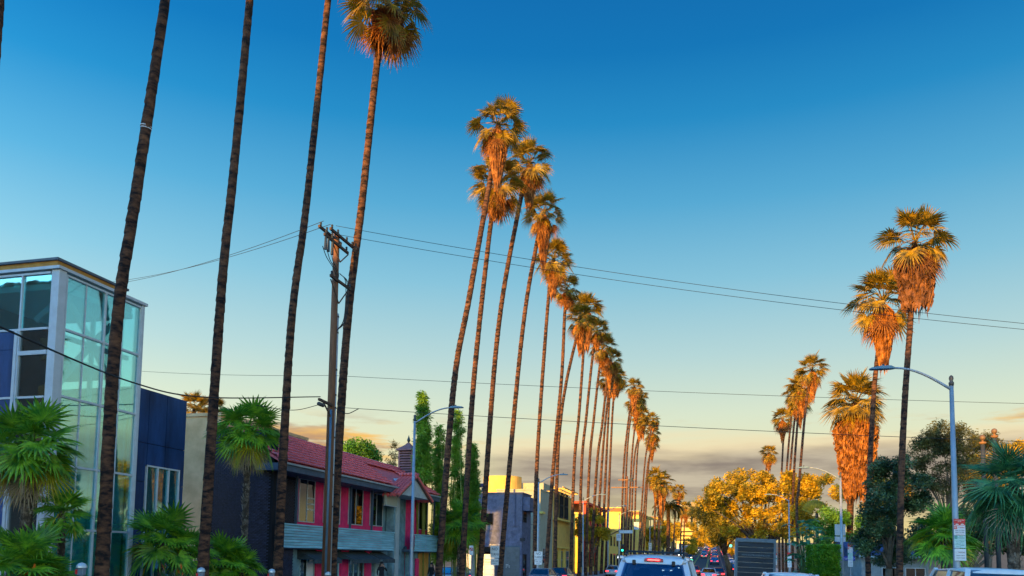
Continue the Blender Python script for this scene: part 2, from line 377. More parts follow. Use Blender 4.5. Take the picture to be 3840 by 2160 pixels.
def join_fronds(C, s, sets, counts, seed, name, mt):
    r = random.Random(seed); mb = MB()
    for cls, n in enumerate(counts):
        off = r.uniform(0, 6.28)
        for i in range(n):
            a = off+2*math.pi*i/n+r.uniform(-.3, .3); me = r.choice(sets[cls]); sz = s*r.uniform(.86, 1.12)
            M = Matrix.Translation(C+V((0, 0, r.uniform(-.25, .12)*s))) @ Matrix.Rotation(a, 4, 'Z') @ Matrix.Rotation(r.uniform(-.16, .16), 4, 'Y') @ Matrix.Rotation(r.uniform(-.5, .5), 4, 'X') @ Matrix.Scale(sz, 4)
            mb.add([M @ v.co for v in me.vertices], [tuple(p.vertices) for p in me.polygons])
    return mb.mesh(name, mt)
FARC = [join_fronds(V((0, 0, 0)), 1., WF, (5, 8, 9, 9, 7), 900+i, 'crown', frond_g) for i in range(3)]
FARD = [join_fronds(V((0, 0, 0)), 1., WD, (9, 9, 6), 950+i, 'dead_frond_skirt', frond_d) for i in range(3)]
NP = [0]
def palm(label, X, base_u, mids, crown, s=1., r0=.25, r1=.165, near=True, group='tall palms lining the left kerb', sk=1., dead=None, bigskirt=None, counts=None, D=None, fr=None):
    NP[0] += 1; k = NP[0]; rr = random.Random(k*13)
    if D is None:
        Y = GY(base_u, X, 0); base = V((X, Y, gz(Y))); D = proj(base)[2]
    else:
        base = AD(base_u, 2100, D); base.z = gz(base.y)
    C = AD(crown[0], crown[1], D); P = [base]+[AD(u, v, D) for u, v in mids]+[C]
    # keep the lower trunk a smooth curve
    t = thing('palm_tree', label, 'palm', base, group)
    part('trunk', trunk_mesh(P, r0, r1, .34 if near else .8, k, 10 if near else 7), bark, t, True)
    ax = (C-P[-2]).normalized(); top = C+V((0, 0, .0))
    if near:
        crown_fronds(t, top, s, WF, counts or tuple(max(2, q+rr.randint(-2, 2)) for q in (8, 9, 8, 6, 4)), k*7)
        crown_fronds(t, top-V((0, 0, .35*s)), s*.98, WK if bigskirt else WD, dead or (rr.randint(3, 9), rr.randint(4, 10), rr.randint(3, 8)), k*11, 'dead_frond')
    else:
        part('crown', rr.choice(FARC), None, t, M=Matrix.Translation(top) @ Matrix.Rotation(rr.uniform(0, 6), 4, 'Z') @ Matrix.Scale(s, 4))
        part('dead_frond_skirt', rr.choice(FARD), None, t, M=Matrix.Translation(top-V((0, 0, .3*s))) @ Matrix.Rotation(rr.uniform(0, 6), 4, 'Z') @ Matrix.Scale(s, 4), kind='stuff')
    if sk:
        M = Matrix.Translation(top-V((0, 0, .25*s))) @ Matrix.Rotation(rr.uniform(0, 6), 4, 'Z') @ Matrix.Diagonal((s*rr.uniform(.85, 1.1), s*rr.uniform(.85, 1.1), s*sk, 1))
        part('dead_frond_thatch', bigskirt or rr.choice(SK), None, t, M=M, kind='stuff')
    return t
ORD = ['first', 'second', 'third', 'fourth', 'fifth', 'sixth', 'seventh', 'eighth', 'ninth', 'tenth', 'eleventh', 'twelfth', 'thirteenth', 'fourteenth', 'fifteenth', 'sixteenth', 'seventeenth', 'eighteenth', 'nineteenth', 'twentieth', 'twenty-first', 'twenty-second', 'twenty-third', 'twenty-fourth', 'twenty-fifth', 'twenty-sixth', 'twenty-seventh']
# trunk columns traced at the kerb line X = -17.3
LROW = [(-300, [(-150, 1200), (-62, 600), (-9, 0)], (40, -900)), (375, [(432, 1282), (514, 700), (619, 0)], (740, -900)), (752, [(827, 1133), (876, 641), (936, 0)], (985, -620)),
        (1036, [(1088, 1267), (1148, 775), (1230, 0)], (1262, -290)), (1237, [(1297, 1282), (1359, 745), (1415, 230)], (1455, 20)), (1640, [(1700, 1461), (1759, 1118), (1833, 700)], (1868, 470)),
        (1729, [(1774, 1461), (1841, 830)], (1862, 690)), (1796, [(1863, 1282), (1945, 785)], (1985, 615)), (1871, [(1953, 1297), (2009, 930)], (2040, 795)), (2005, [(2013, 1750), (2057, 1110)], (2075, 975)),
        (2045, [(2075, 1750), (2106, 1414), (2117, 1185)], (2125, 1085)), (2079, [(2090, 1750), (2103, 1570), (2124, 1430), (2158, 1280)], (2178, 1195)), (2140, [(2153, 1750), (2171, 1560), (2191, 1280)], (2202, 1160)), (2171, [(2181, 1750), (2199, 1559), (2224, 1320)], (2240, 1240)),
        (2195, [(2210, 1750), (2228, 1559), (2248, 1380)], (2260, 1305)), (2214, [(2238, 1750), (2257, 1600), (2275, 1440)], (2290, 1350)), (2233, [(2256, 1750), (2281, 1480)], (2302, 1395)), (2254, [(2272, 1750), (2285, 1495)], (2288, 1425)),
        (2271, [(2287, 1750), (2300, 1500)], (2314, 1418)), (2328, [(2339, 1750), (2366, 1505)], (2378, 1450)), (2341, [(2349, 1750), (2366, 1560)], (2385, 1510)), (2351, [(2367, 1750), (2386, 1555)], (2400, 1490)),
        (2363, [(2376, 1750), (2396, 1625)], (2398, 1575)), (2375, [(2387, 1750), (2400, 1620)], (2410, 1556)), (2392, [(2417, 1750), (2437, 1632)], (2450, 1572)), (2400, [(2425, 1780), (2440, 1690)], (2448, 1625)), (2410, [(2432, 1750), (2442, 1705)], (2444, 1658))]
LOOK = {0: 'dark bare palm trunk cut by the left photo edge at top', 1: 'thick dark leaning palm trunk with pale bands standing before the glass stairwell', 2: 'dark leaning palm trunk between the blue panel wall and black brick wall', 3: 'dark mottled palm trunk at the black brick corner of the red roofed building',
        4: 'palm beside the utility pole, orange dead skirt cut by the top edge', 5: 'tallest fully visible palm of the left row, with broad orange lit crown', 6: 'palm whose crown hides just below and behind the tallest full crown'}
for i, (b, m, c) in enumerate(LROW):
    near = i < 16
    tp_ = palm(LOOK.get(i) or ('%s palm from the left in the receding left kerb row, lit orange' % ORD[i]), -17.3, b, m, c, s=1.0 + (.08 if i in (4, 5, 7) else 0)+(.12*math.sin(i*2.3) if i != 9 else .1), near=near, r0=.20 if i < 4 else .225, r1=.115 if i < 4 else .155, sk=.5 if i == 4 else 1.05+.4*math.sin(i*1.7+.5))
    if i == 1:
        Dp = proj(V((-17.3, GY(375, -17.3), 0)))[2]
        for vv in (474, 483):
            q = AD(547, vv, Dp); bd = MB(); bd.tube([q-V((0, 0, .014)), q+V((.003, 0, .014))], .158, 12, False); part('pale_band', bd, mat('pale_band', (.7, .7, .72), .6), tp_)
RG = 'palms on the right pavement'
palm('right palm with the highest crown and a long dark hanging skirt', 8.2, 3370, [(3379, 1819), (3393, 1500), (3414, 1200)], (3430, 905), s=.95, r0=.17, r1=.13, group=RG, bigskirt=SKbig, sk=.9, dead=(10, 12, 10), counts=(7, 8, 8, 5, 3))
palm('right palm with bright orange hanging skirt, left of the highest right crown', 8.2, 3256, [(3256, 1910), (3275, 1500), (3294, 1300)], (3309, 1125), s=1.12, r0=.16, r1=.13, group=RG, sk=1.1)
ts = palm('stout palm wearing a thick golden thatch skirt almost to the ground', 9.5, 3187, [(3187, 1980), (3195, 1750)], (3207, 1510), s=1.35, r0=.27, r1=.24, group=RG, sk=0, counts=(8, 10, 10, 9, 8), dead=(10, 10, 8))
C = AD(3207, 1510, proj(V((9.5, GY(3187, 9.5), gz(60))))[2])
part('dead_frond_thatch', SKS, None, ts, M=Matrix.Translation(C-V((0, 0, .6))), kind='stuff')
for j, (b, m, c) in enumerate([(2923, [(2923, 1955), (2937, 1645)], (2934, 1570)), (2937, [(2937, 1955), (2966, 1575)], (2985, 1482)), (2950, [(2950, 1955), (2978, 1590)], (2996, 1508)), (2973, [(2973, 1865), (2994, 1540)], (3004, 1455)), (2996, [(2988, 1910), (2996, 1819), (3021, 1530)], (3045, 1385))]):
    palm('%s slender palm from the left in the cluster of five on the right' % ORD[j], 8.2, b, m, c, s=1.05, r0=.17, r1=.13, group='cluster of five palms on the right')
palm('lone small palm rising above the round golden tree', 16, 2868, [(2873, 1775)], (2884, 1700), s=1.0, near=False, group='far palms', D=150)
FP = 'far palms'
palm('left of the twin bushy palms beyond the left row', -11, 2454, [(2457, 1880)], (2462, 1790), s=1.35, near=False, group=FP, D=165, sk=1.3)
palm('right of the twin bushy palms beyond the left row', -11, 2470, [(2472, 1890)], (2482, 1812), s=1.4, near=False, group=FP, D=160, sk=1.5)
palm('small far palm standing right above the date palm', -9, 2524, [(2531, 1940)], (2545, 1842), s=1.15, near=False, group=FP, D=205)
palm('smallest far palm in front of the dark office tower', -9, 2562, [(2566, 1980)], (2572, 1905), s=1.2, near=False, group=FP, D=215)
palm('far palm left part of the pair with thin trunks before the tower', -9, 2551, [(2554, 1980)], (2556, 1918), s=.9, near=False, group=FP, D=240)
palm('sunlit palm crown above the beige wall, left of the dark trunk', -40, 722, [(724, 1650)], (727, 1535), s=1.3, near=False, group='palms behind the left buildings', D=92)
palm('sunlit palm crown above the beige wall, right of the dark trunk', -40, 800, [(800, 1650)], (797, 1540), s=1.1, near=False, group='palms behind the left buildings', D=96)
# ---- date palm with feather fronds
def date_palm():
    D = 175; base = AD(2505, 2080, D); base.z = gz(base.y); C = AD(2507, 1898, D)
    t = thing('date_palm', 'date palm with drooping feather fronds and thick trunk at the far left kerb', 'palm', base)
    part('trunk', trunk_mesh([base, base.lerp(C, .5), C], .42, .38, .5, 5, 9, 1.1), bark, t, True)
    r = random.Random(3); fm = []
    for v_ in range(3):
        mb = MB(); e = R_((55, 20, -10)[v_]); p = V((0, 0, 0)); pts = [p]
        for i in range(9): pts.append(pts[-1]+V((math.cos(e), 0, math.sin(e)))*.5); e -= R_(13)
        mb.tube(pts, [.05-.004*i for i in range(10)], 4, False)
        for i in range(1, 10):
            for k in range(8):
                q = pts[i-1].lerp(pts[i], k/8); L = .95*(1-.5*abs(i-5)/5)
                for sgn in (-1, 1):
                    d = V((.35, sgn*.8, -.25-.3*r.random())); tip = q+d*L; mb.add([q-V((.09, 0, 0)), q+V((.09, 0, 0)), tip], [(0, 1, 2)])
        fm.append(mb.mesh('feather_frond', leafmat('date_leaf', (.06, .06, .012), (.24, .19, .03), .5, .2)))
    for cls, n in enumerate((9, 14, 13)):
        for i in range(n):
            link('feather_frond', fm[cls], t, Matrix.Translation(C) @ Matrix.Rotation(6.283*i/n+r.uniform(-.2, .2), 4, 'Z') @ Matrix.Rotation(r.uniform(-.2, .2), 4, 'Y') @ Matrix.Scale(r.uniform(.8, 1.05), 4))
date_palm()
DF = fan_set(leafmat('fan_leaf_dark', (.012, .075, .04), (.10, .32, .12), .32, .22, 3.5, objrand=.35, tcol=(.1, .4, .1)), .95, .72, 28, R_(270), [(74, 18, .14), (48, 26, .3), (20, 34, .5), (-12, 40, .7), (-40, 36, .7)], 560, split=.4, wid=.8)
# ---- small fan palms by the left buildings and at the right
def fan_palm(name, label, base, h, s, r0, counts, dead, seed, group=None, trunk=True, mt=shag, lean=(0, 0), sets=BF, dsets=BD):
    base = V(base); C = base+V((lean[0], lean[1], h)); t = thing(name, label, 'palm', base, group); r = random.Random(seed)
    if trunk:
        part('trunk', trunk_mesh([base, base.lerp(C, .5)+V((r.uniform(-.05, .05), 0, 0)), C], r0, r0*.95, .16, seed, 11, 1.1), mt, t)
        nb = int(h/.075*3); bm = MB()
        for i in range(nb):                     # old leaf bases
            z = r.uniform(.05, 1.); a = r.uniform(0, 6.283); p = base.lerp(C, z); d = V((math.cos(a), math.sin(a), 0)); sdv = V((-math.sin(a), math.cos(a), 0))
            q = p+d*r0*.9; ln = r.uniform(.08, .16); bm.add([q-sdv*.035, q+sdv*.035, q+d*ln*.55+V((0, 0, ln))+sdv*.012, q+d*ln*.55+V((0, 0, ln))-sdv*.012], [(0, 1, 2, 3)])
        part('leaf_bases', bm, mat('leaf_base', (.10, .08, .07), .9, 0, 4, col2=(.42, .38, .33)), t, kind='stuff')
    crown_fronds(t, C, s, sets, counts, seed*3)
    if dead: crown_fronds(t, C-V((0, 0, .2)), s, dsets, dead, seed*5, 'dead_frond')
    return t
Yp = GY(80, -19.0); fan_palm('fan_palm', 'large bright fan palm at the far left before the glass building', (-19.0, Yp, .1), AX(90, 1668, -19.0).z-.1, 1.08, .16, (6, 7, 9, 10, 9), (5, 8), 21, 'fan palms by the glass building')
Yp = GY(212, -18.6); fan_palm('fan_palm', 'small fan palm with one dangling dead leaf before the glass building', (-18.6, Yp, .1), AX(228, 1925, -18.6).z-.1, .66, .1, (5, 6, 6, 5, 2), (0, 1), 22, 'fan palms by the glass building')
Yp = GY(905, -19.4); fan_palm('fan_palm', 'fan palm with pale dead skirt and shaggy trunk against the black brick wall', (-19.4, Yp, -.4), AX(925, 1612, -19.4).z+.4, 1.12, .13, (6, 8, 9, 9, 7), (9, 10), 23)
for j, (u, vt, X, s, lb) in enumerate([(600, 2035, -19.2, 1.05, 'bushy low fan palm beside the glass building window'), (700, 2070, -19.3, .85, 'low fan palm just left of the second dark trunk'), (830, 2120, -19.2, .95, 'low fan palm at the foot of the black brick wall'), (900, 2135, -18.6, .72, 'smallest low fan palm right under the shaggy trunk'), (60, 2135, -18.3, .95, 'low fan palm at the bottom left corner'), (150, 2165, -18.2, .75, 'low fan palm right of the bottom left corner')]):
    Yp = GY(u, X); zz = AX(u, vt, X).z; fan_palm('fan_palm_shrub', lb, (X, Yp, gz(Yp)+.1), max(.25, zz-gz(Yp)-.1), s, .09, (6, 7, 8, 6, 2), None, 31+j, 'low fan palms in the left planting bed')
Yp = GY(1720, -18.6); fan_palm('fan_palm', 'fan palm in the shade right of the bamboo', (-18.6, Yp, gz(Yp)), AX(1735, 1965, -18.6).z-gz(Yp), 1.5, .14, (6, 8, 9, 9, 6), None, 41)
Yp = GY(3545, 10.2); fan_palm('fan_palm', 'bright green fan palm behind the parking sign pole', (10.2, Yp, gz(Yp)), AX(3545, 2005, 10.2).z-gz(Yp), 1.2, .16, (7, 8, 9, 9, 6), None, 42, 'fan palms on the right')
Yp = GY(3815, 9.6); fan_palm('fan_palm', 'large dark fan palm cut by the right photo edge', (9.6, Yp, gz(Yp)), AX(3815, 1815, 9.6).z-gz(Yp), 1.2, .2, (6, 7, 9, 10, 9), (4, 6), 43, 'fan palms on the right', sets=DF)
# ---- broadleaf trees
def leaf_mesh(clumps, n, size, seed, mt, name='crown', aspect=.5, hang=0.):
    r = random.Random(seed); mb = MB(); vs = mb.v; fs = mb.f
    wts = [c[1]**2 for c in clumps]
    for (c, rad) in r.choices(clumps, wts, k=n):
        d = V((r.gauss(0, 1), r.gauss(0, 1), r.gauss(0, 1))).normalized()*(rad*r.random()**.45); d.z *= .8
        p = c+d; a = V((r.gauss(0, 1), r.gauss(0, 1), r.gauss(0, .6)-hang)).normalized(); b = a.cross(V((r.gauss(0, 1), r.gauss(0, 1), r.gauss(0, 1)))).normalized()
        s = size*r.uniform(.6, 1.3); k = len(vs)
        vs += [tuple(p), tuple(p+a*s*.5+b*s*aspect*.5), tuple(p+a*s), tuple(p+a*s*.5-b*s*aspect*.5)]; fs.append((k, k+1, k+2, k+3))
    return mb.mesh(name, mt)
def blob_clumps(blobs, per, cr, seed):
    r = random.Random(seed); out = []
    for (c, (rx, ry, rz)), n in zip(blobs, per):
        for i in range(n):
            d = V((r.gauss(0, 1), r.gauss(0, 1), r.gauss(0, 1))).normalized()*r.uniform(.55, 1.)
            out.append((c+V((d.x*rx, d.y*ry, d.z*rz)), cr*r.uniform(.6, 1.3)))
    return out
woodm = mat('tree_bark', (.10, .075, .055), .95, 0, 3, .8, 20, col2=(.2, .16, .12))
def tree(name, label, base, blobs, per, cr, n, size, seed, mt, r0=.25, cat='tree', group=None, fork=.4, aspect=.5, hang=0., limbs=14):
    base = V(base); t = thing(name, label, cat, base, group); r = random.Random(seed)
    cl = blob_clumps(blobs, per, cr, seed); cen = sum((b[0] for b in blobs), V((0, 0, 0)))/len(blobs)
    F = base+V(((cen.x-base.x)*.4, (cen.y-base.y)*.4, (cen.z-base.z)*fork)); mb = MB(); mb.tube([base, base.lerp(F, .5)+V((r.uniform(-.1, .1), 0, 0)), F], [r0*1.25, r0, r0*.85], 9)
    part('trunk', mb, woodm, t, True); lb = MB()
    for (c, _) in r.sample(cl, min(limbs, len(cl))):
        m1 = F.lerp(c, .45)+V((r.uniform(-.3, .3), r.uniform(-.3, .3), r.uniform(0, .5))); lb.tube([F-V((0, 0, .1)), F.lerp(m1, .5), m1, c], [r0*.5, r0*.36, r0*.24, r0*.07], 6)
    part('limbs', lb, woodm, t, True)
    part('crown', leaf_mesh(cl, n, size, seed+1, mt, aspect=aspect, hang=hang), None, t, kind='stuff')
    return t
gl_sunlit = leafmat('leaf_sunlit_gold', (.05, .06, .010), (.80, .50, .02), .5, .25, .75)  # gold patches paint in sunlit clumps, dark green ones the shaded gaps
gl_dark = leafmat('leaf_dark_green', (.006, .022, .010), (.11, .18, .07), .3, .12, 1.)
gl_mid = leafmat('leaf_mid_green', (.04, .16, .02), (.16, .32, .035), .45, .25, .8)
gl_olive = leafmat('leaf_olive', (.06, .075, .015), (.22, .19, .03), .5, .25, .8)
def B(u, v, D, ru, rv, rd=None):
    s = D/FPX; return (AD(u, v, D), (ru*s, rd or ru*s, rv*s))
def gb(u, D, v=2110): p = AD(u, v, D); p.z = gz(p.y); return p
tree('shade_tree', 'huge round golden lit tree overhanging the street on the right', gb(2850, 104), [B(2730, 1850, 100, 90, 62), B(2830, 1820, 102, 110, 62), B(2950, 1835, 104, 110, 70), B(3060, 1850, 103, 90, 72), B(2800, 1955, 100, 95, 75), B(2920, 1950, 100, 110, 75), B(2665, 1880, 98, 50, 30), B(3020, 1950, 104, 90, 60)], (26, 34, 34, 28, 24, 30, 10, 24), .85, 42000, .34, 61, gl_sunlit, .5, limbs=40)
tree('shade_tree', 'dark green tree spreading below the golden crown over the far lanes', gb(2740, 118), [B(2690, 1930, 116, 70, 50), B(2720, 1990, 114, 62, 45), B(2640, 1935, 118, 40, 30)], (24, 22, 8), 1.1, 16000, .34, 62, gl_olive, .4)
tree('shade_tree', 'dark leafy tree between the two right palm trunks', gb(3330, 42), [B(3330, 1790, 42, 70, 90), B(3310, 1920, 41, 75, 85), B(3420, 1830, 43, 70, 100), B(3260, 2020, 42, 50, 60), B(3350, 2060, 43, 90, 70)], (20, 20, 18, 10, 16), .48, 26000, .15, 63, gl_dark, .2, group='trees behind the right pavement')
tree('shade_tree', 'feathery tree behind the right street lamp, airy with drooping twigs', gb(3560, 52), [B(3560, 1650, 52, 90, 62), B(3650, 1690, 54, 80, 75), B(3480, 1680, 52, 50, 55), B(3590, 1790, 52, 110, 80), B(3470, 1780, 53, 50, 60)], (34, 26, 14, 30, 12), .5, 24000, .19, 64, leafmat('leaf_feathery', (.02, .032, .012), (.15, .15, .04), .5, .25, .8), .16, group='trees behind the right pavement', aspect=.28, hang=.5, limbs=26)
tree('shade_tree', 'orange lit tree behind the two ball topped posts', gb(3700, 66), [B(3665, 1780, 66, 60, 75), B(3740, 1740, 68, 70, 70), B(3800, 1700, 68, 60, 60), B(3720, 1850, 68, 90, 60)], (20, 18, 14, 16), .75, 18000, .24, 65, gl_sunlit, .22, group='trees behind the right pavement', aspect=.3, hang=.4)
tree('shade_tree', 'golden tree glimpsed behind the dark leafy tree', gb(3290, 72), [B(3290, 1850, 72, 60, 110), B(3360, 1880, 74, 60, 90)], (14, 14), .9, 9000, .26, 66, gl_sunlit, .25, group='trees behind the right pavement')
tree('shade_tree', 'broad dark shrub tree behind the right fan palms', gb(3620, 50), [B(3480, 2010, 50, 70, 80), B(3600, 1960, 52, 90, 90), B(3720, 1980, 50, 90, 100), B(3820, 1990, 50, 70, 100)], (16, 20, 20, 16), .6, 20000, .2, 90, gl_dark, .16, group='trees behind the right pavement')
tree('shade_tree', 'dense green tree behind the clipped hedge', gb(3120, 62), [B(3120, 1960, 62, 62, 55), B(3130, 2040, 62, 70, 60), B(3235, 1990, 60, 40, 60)], (20, 20, 12), .55, 16000, .17, 67, gl_mid, .2, group='trees behind the right pavement')
tree('shade_tree', 'round green tree above the red tiled roof', gb(1340, 70), [B(1310, 1700, 70, 42, 38), B(1355, 1695, 70, 48, 40), B(1390, 1720, 70, 30, 40)], (14, 16, 10), .7, 9000, .24, 68, gl_mid, .2)
tree('conifer_tree', 'thin brown conifer branches left of the roof cupola', gb(1478, 68), [B(1478, 1690, 68, 16, 40), B(1470, 1730, 68, 26, 26)], (8, 8), .3, 900, .22, 69, leafmat('leaf_brown', (.14, .10, .02), (.26, .17, .03), .6, .2), .1, aspect=.2)
for j, (u, v, D, ru, rv, n, lb) in enumerate([(2612, 1985, 300, 34, 52, 9000, 'tall orange far tree left of the traffic'), (2660, 1998, 280, 34, 52, 9000, 'broad orange far tree at the left kerb beside the traffic'), (2585, 2045, 240, 26, 34, 6000, 'low golden far tree beneath the office tower'), (2708, 2030, 430, 40, 30, 5000, 'far golden tree closing the end of the street'), (2745, 2040, 250, 30, 44, 7000, 'far golden tree behind the left edge of the box truck'), (2660, 2035, 460, 30, 26, 4000, 'farthest small golden tree above the queue of cars'), (2215, 1975, 112, 62, 60, 14000, 'golden tree behind the palm trunks before the yellow shops'), (2430, 2035, 300, 24, 30, 4000, 'far orange tree beneath the billboard scaffold')]):
    tree('shade_tree', lb, gb(u, D), [B(u, v, D, ru, rv), B(u+ru*.5, v+rv*.5, D, ru*.8, rv*.7)], (16, 10), max(.7, D*.004), n, max(.25, D*.0016), 80+j, gl_sunlit, max(.12, D*.0012), group='far trees along the street')
for j, (Y_, h_, X_) in enumerate(((215, 9, -17.6), (238, 11, -17.8), (262, 9, -17.4), (290, 12, -18), (325, 11, -17.8), (365, 13, -18), (300, 11, 9.5), (345, 12, 9.5), (400, 13, 9.8))):
    x_ = X_+xs(Y_); b_ = V((x_, Y_, gz(Y_))); sd_l = 'left' if X_ < 0 else 'right'; k_ = j if j < 6 else j-6
    tree('street_tree', '%s golden street tree of the far %s kerb, counting away' % (ORD[k_], sd_l), b_, [(b_+V((0, 0, h_*.62)), (2.6, 2.6, h_*.32)), (b_+V((.8, .5, h_*.8)), (1.9, 1.9, h_*.2))], (18, 12), .9, 6000, .45, 120+j, gl_sunlit, .2, group='far street trees')
# ---- bamboo columns
bamb = leafmat('bamboo_leaf', (.03, .14, .015), (.24, .44, .04), .45, .3, .9)
for j, (u, top, bot, D, ru, lb) in enumerate([(1586, 1475, 1800, 58, 30, 'left and tallest bamboo column behind the roof cupola'), (1650, 1600, 2100, 60, 44, 'middle bamboo column behind the end of the red roof'), (1718, 1545, 2080, 61, 40, 'bamboo column with gold tip between two dark palm trunks'), (1772, 1665, 2020, 63, 30, 'right and shortest bamboo column beside the grey building')]):
    r = random.Random(j+400); t = thing('bamboo', lb, 'bamboo', gb(u, D), 'bamboo columns'); cl = []; base = gb(u, D); T = AD(u, top, D); sw = D/FPX; mb = MB()
    for i in range(7):
        o = V((r.uniform(-.5, .5), r.uniform(-.5, .5), 0)); e = T+V((r.uniform(-.5, .5)*ru*sw, r.uniform(-.5, .5)*ru*sw, r.uniform(-1.6, .1))); mb.tube([base+o, base.lerp(T, .5)+o*1.4, e], [.05, .045, .012], 6)
    part('culms', mb, mat('bamboo_cane', (.25, .30, .06), .5, .2, 4), t, True)
    z0 = max(base.z+.6, AD(u, bot, D).z); z1 = T.z
    for i in range(60):
        q = i/59; z = z0+(z1-z0)*q; w = ru*sw*(1-.65*q**2.2)*r.uniform(.6, 1.1); a = r.uniform(0, 6.28)
        c = base.lerp(T, (z-base.z)/(T.z-base.z)); cl.append((V((c.x+math.cos(a)*w*.6, c.y+math.sin(a)*w*.6, z)), .5*(1-.4*q)*r.uniform(.8, 1.3)))
    part('foliage', leaf_mesh(cl, 15000, .30, 440+j, bamb, 'foliage', .18, .55), None, t, kind='stuff')
# ---- giant bird-of-paradise, hedge, low flowers
def paddle(L, w, seed):
    r = random.Random(seed); mb = MB(); n = 6; vs = []; e = R_(72)
    p = V((0, 0, 0)); pts = [p]
    for i in range(n+3): pts.append(pts[-1]+V((math.cos(e), 0, math.sin(e)))*L/(n+3)); e -= R_(13)
    mb.tube(pts[:4], [.035, .03, .025, .02], 5)
    for i in range(n+1):
        q = i/n; ww = w*math.sin(math.pi*min(1, .12+q*.86))**.7*(1 if i < n else .05); c = pts[3+i]; vs += [c+V((0, -ww, .25*ww)), c, c+V((0, ww, .25*ww))]
    mb.add(vs, [(3*i+a, 3*i+a+1, 3*i+a+4, 3*i+a+3) for i in range(n) for a in (0, 1)])
    return mb.mesh('paddle_leaf', leafmat('paddle_green', (.04, .19, .085), (.11, .33, .15), .28, .2, 1.))
PD = [paddle(1.9, .26, i) for i in range(3)]
def paddle_plant(name, label, u, v, D, n, s, seed, hs=2.2, group=None, sets=PD):
    r = random.Random(seed); b = gb(u, D); t = thing(name, label, 'plant', b, group)
    zt = AD(u, v, D).z-b.z; mb = MB()
    for i in range(n):
        a = r.uniform(0, 6.28); h = r.uniform(.1, 1.)*zt; o = V((r.uniform(-.7, .7), r.uniform(-.7, .7), 0))*hs*.5
        mb.tube([b+o*.4, b+o+V((0, 0, h+.05))], [.05, .035], 5, False)
        link('paddle_leaf', r.choice(sets), t, Matrix.Translation(b+o+V((0, 0, h))) @ Matrix.Rotation(a, 4, 'Z') @ Matrix.Rotation(r.uniform(-.3, .3), 4, 'X') @ Matrix.Scale(s*r.uniform(.7, 1.2), 4))
    part('stems', mb, mat('green_stem', (.06, .11, .03), .6, .2, 4), t, True)
paddle_plant('giant_bird_of_paradise', 'glossy paddle leaved plant clump left of the clipped hedge', 3035, 1985, 58, 60, .95, 71)
PG = []
for i in range(2):
    me = paddle(1.9, .3, 20+i); me.materials.clear(); me.materials.append(gl_sunlit); PG.append(me)
def traveller():
    D = 74; b = gb(3062, D); C = AD(3063, 1925, D); t = thing('travellers_palm', 'golden fan shaped traveller palm above the paddle leaved plants', 'plant', b)
    part('trunk', trunk_mesh([b, b.lerp(C, .5), C], .16, .14, .3, 8, 8), shag, t)
    for i in range(13):
        a = R_(-72+12*i); ux = CR*math.sin(a)+V((0, 0, 1))*math.cos(a); ux.normalize(); n = CF*-1; uy = n.cross(ux); M = Matrix(((ux.x, uy.x, n.x, C.x), (ux.y, uy.y, n.y, C.y), (ux.z, uy.z, n.z, C.z), (0, 0, 0, 1)))
        link('paddle_leaf', PG[i % 2], t, M @ Matrix.Rotation(R_(42), 4, 'Y') @ Matrix.Diagonal((.85, .55, .85, 1)))
traveller()
def hedge():
    a, b = gb(3080, 50), gb(3152, 50); z1 = AD(3115, 2047, 50).z; t = thing('clipped_hedge', 'square clipped bright green hedge by the right pavement', 'hedge', a)
    r = random.Random(5); d = CF.copy(); d.z = 0; d.normalize(); cl = []; nx = b-a; nx.z = 0
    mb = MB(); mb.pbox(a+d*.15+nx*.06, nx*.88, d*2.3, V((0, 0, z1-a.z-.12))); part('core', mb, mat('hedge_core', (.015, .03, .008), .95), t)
    lm_ = MB()
    for i in range(9000):
        f = r.randrange(3); q, w = r.random(), r.random(); H = z1-a.z
        p = a+(nx*q+V((0, 0, H*w)) if f == 0 else nx*q+d*2.6*w+V((0, 0, H)) if f == 1 else d*2.6*q+V((0, 0, H*w))); p = p+V((r.gauss(0, .04), r.gauss(0, .04), r.gauss(0, .04)))
        x = V((r.gauss(0, 1), r.gauss(0, 1), r.gauss(0, 1))).normalized()*.09; y = x.cross(V((r.gauss(0, 1), r.gauss(0, 1), 1))).normalized()*.04
        lm_.add([p-x, p+y, p+x, p-y], [(0, 1, 2, 3)])
    part('foliage', lm_, leafmat('hedge_leaf', (.06, .22, .012), (.22, .42, .02), .45, .25), t, kind='stuff')
hedge()
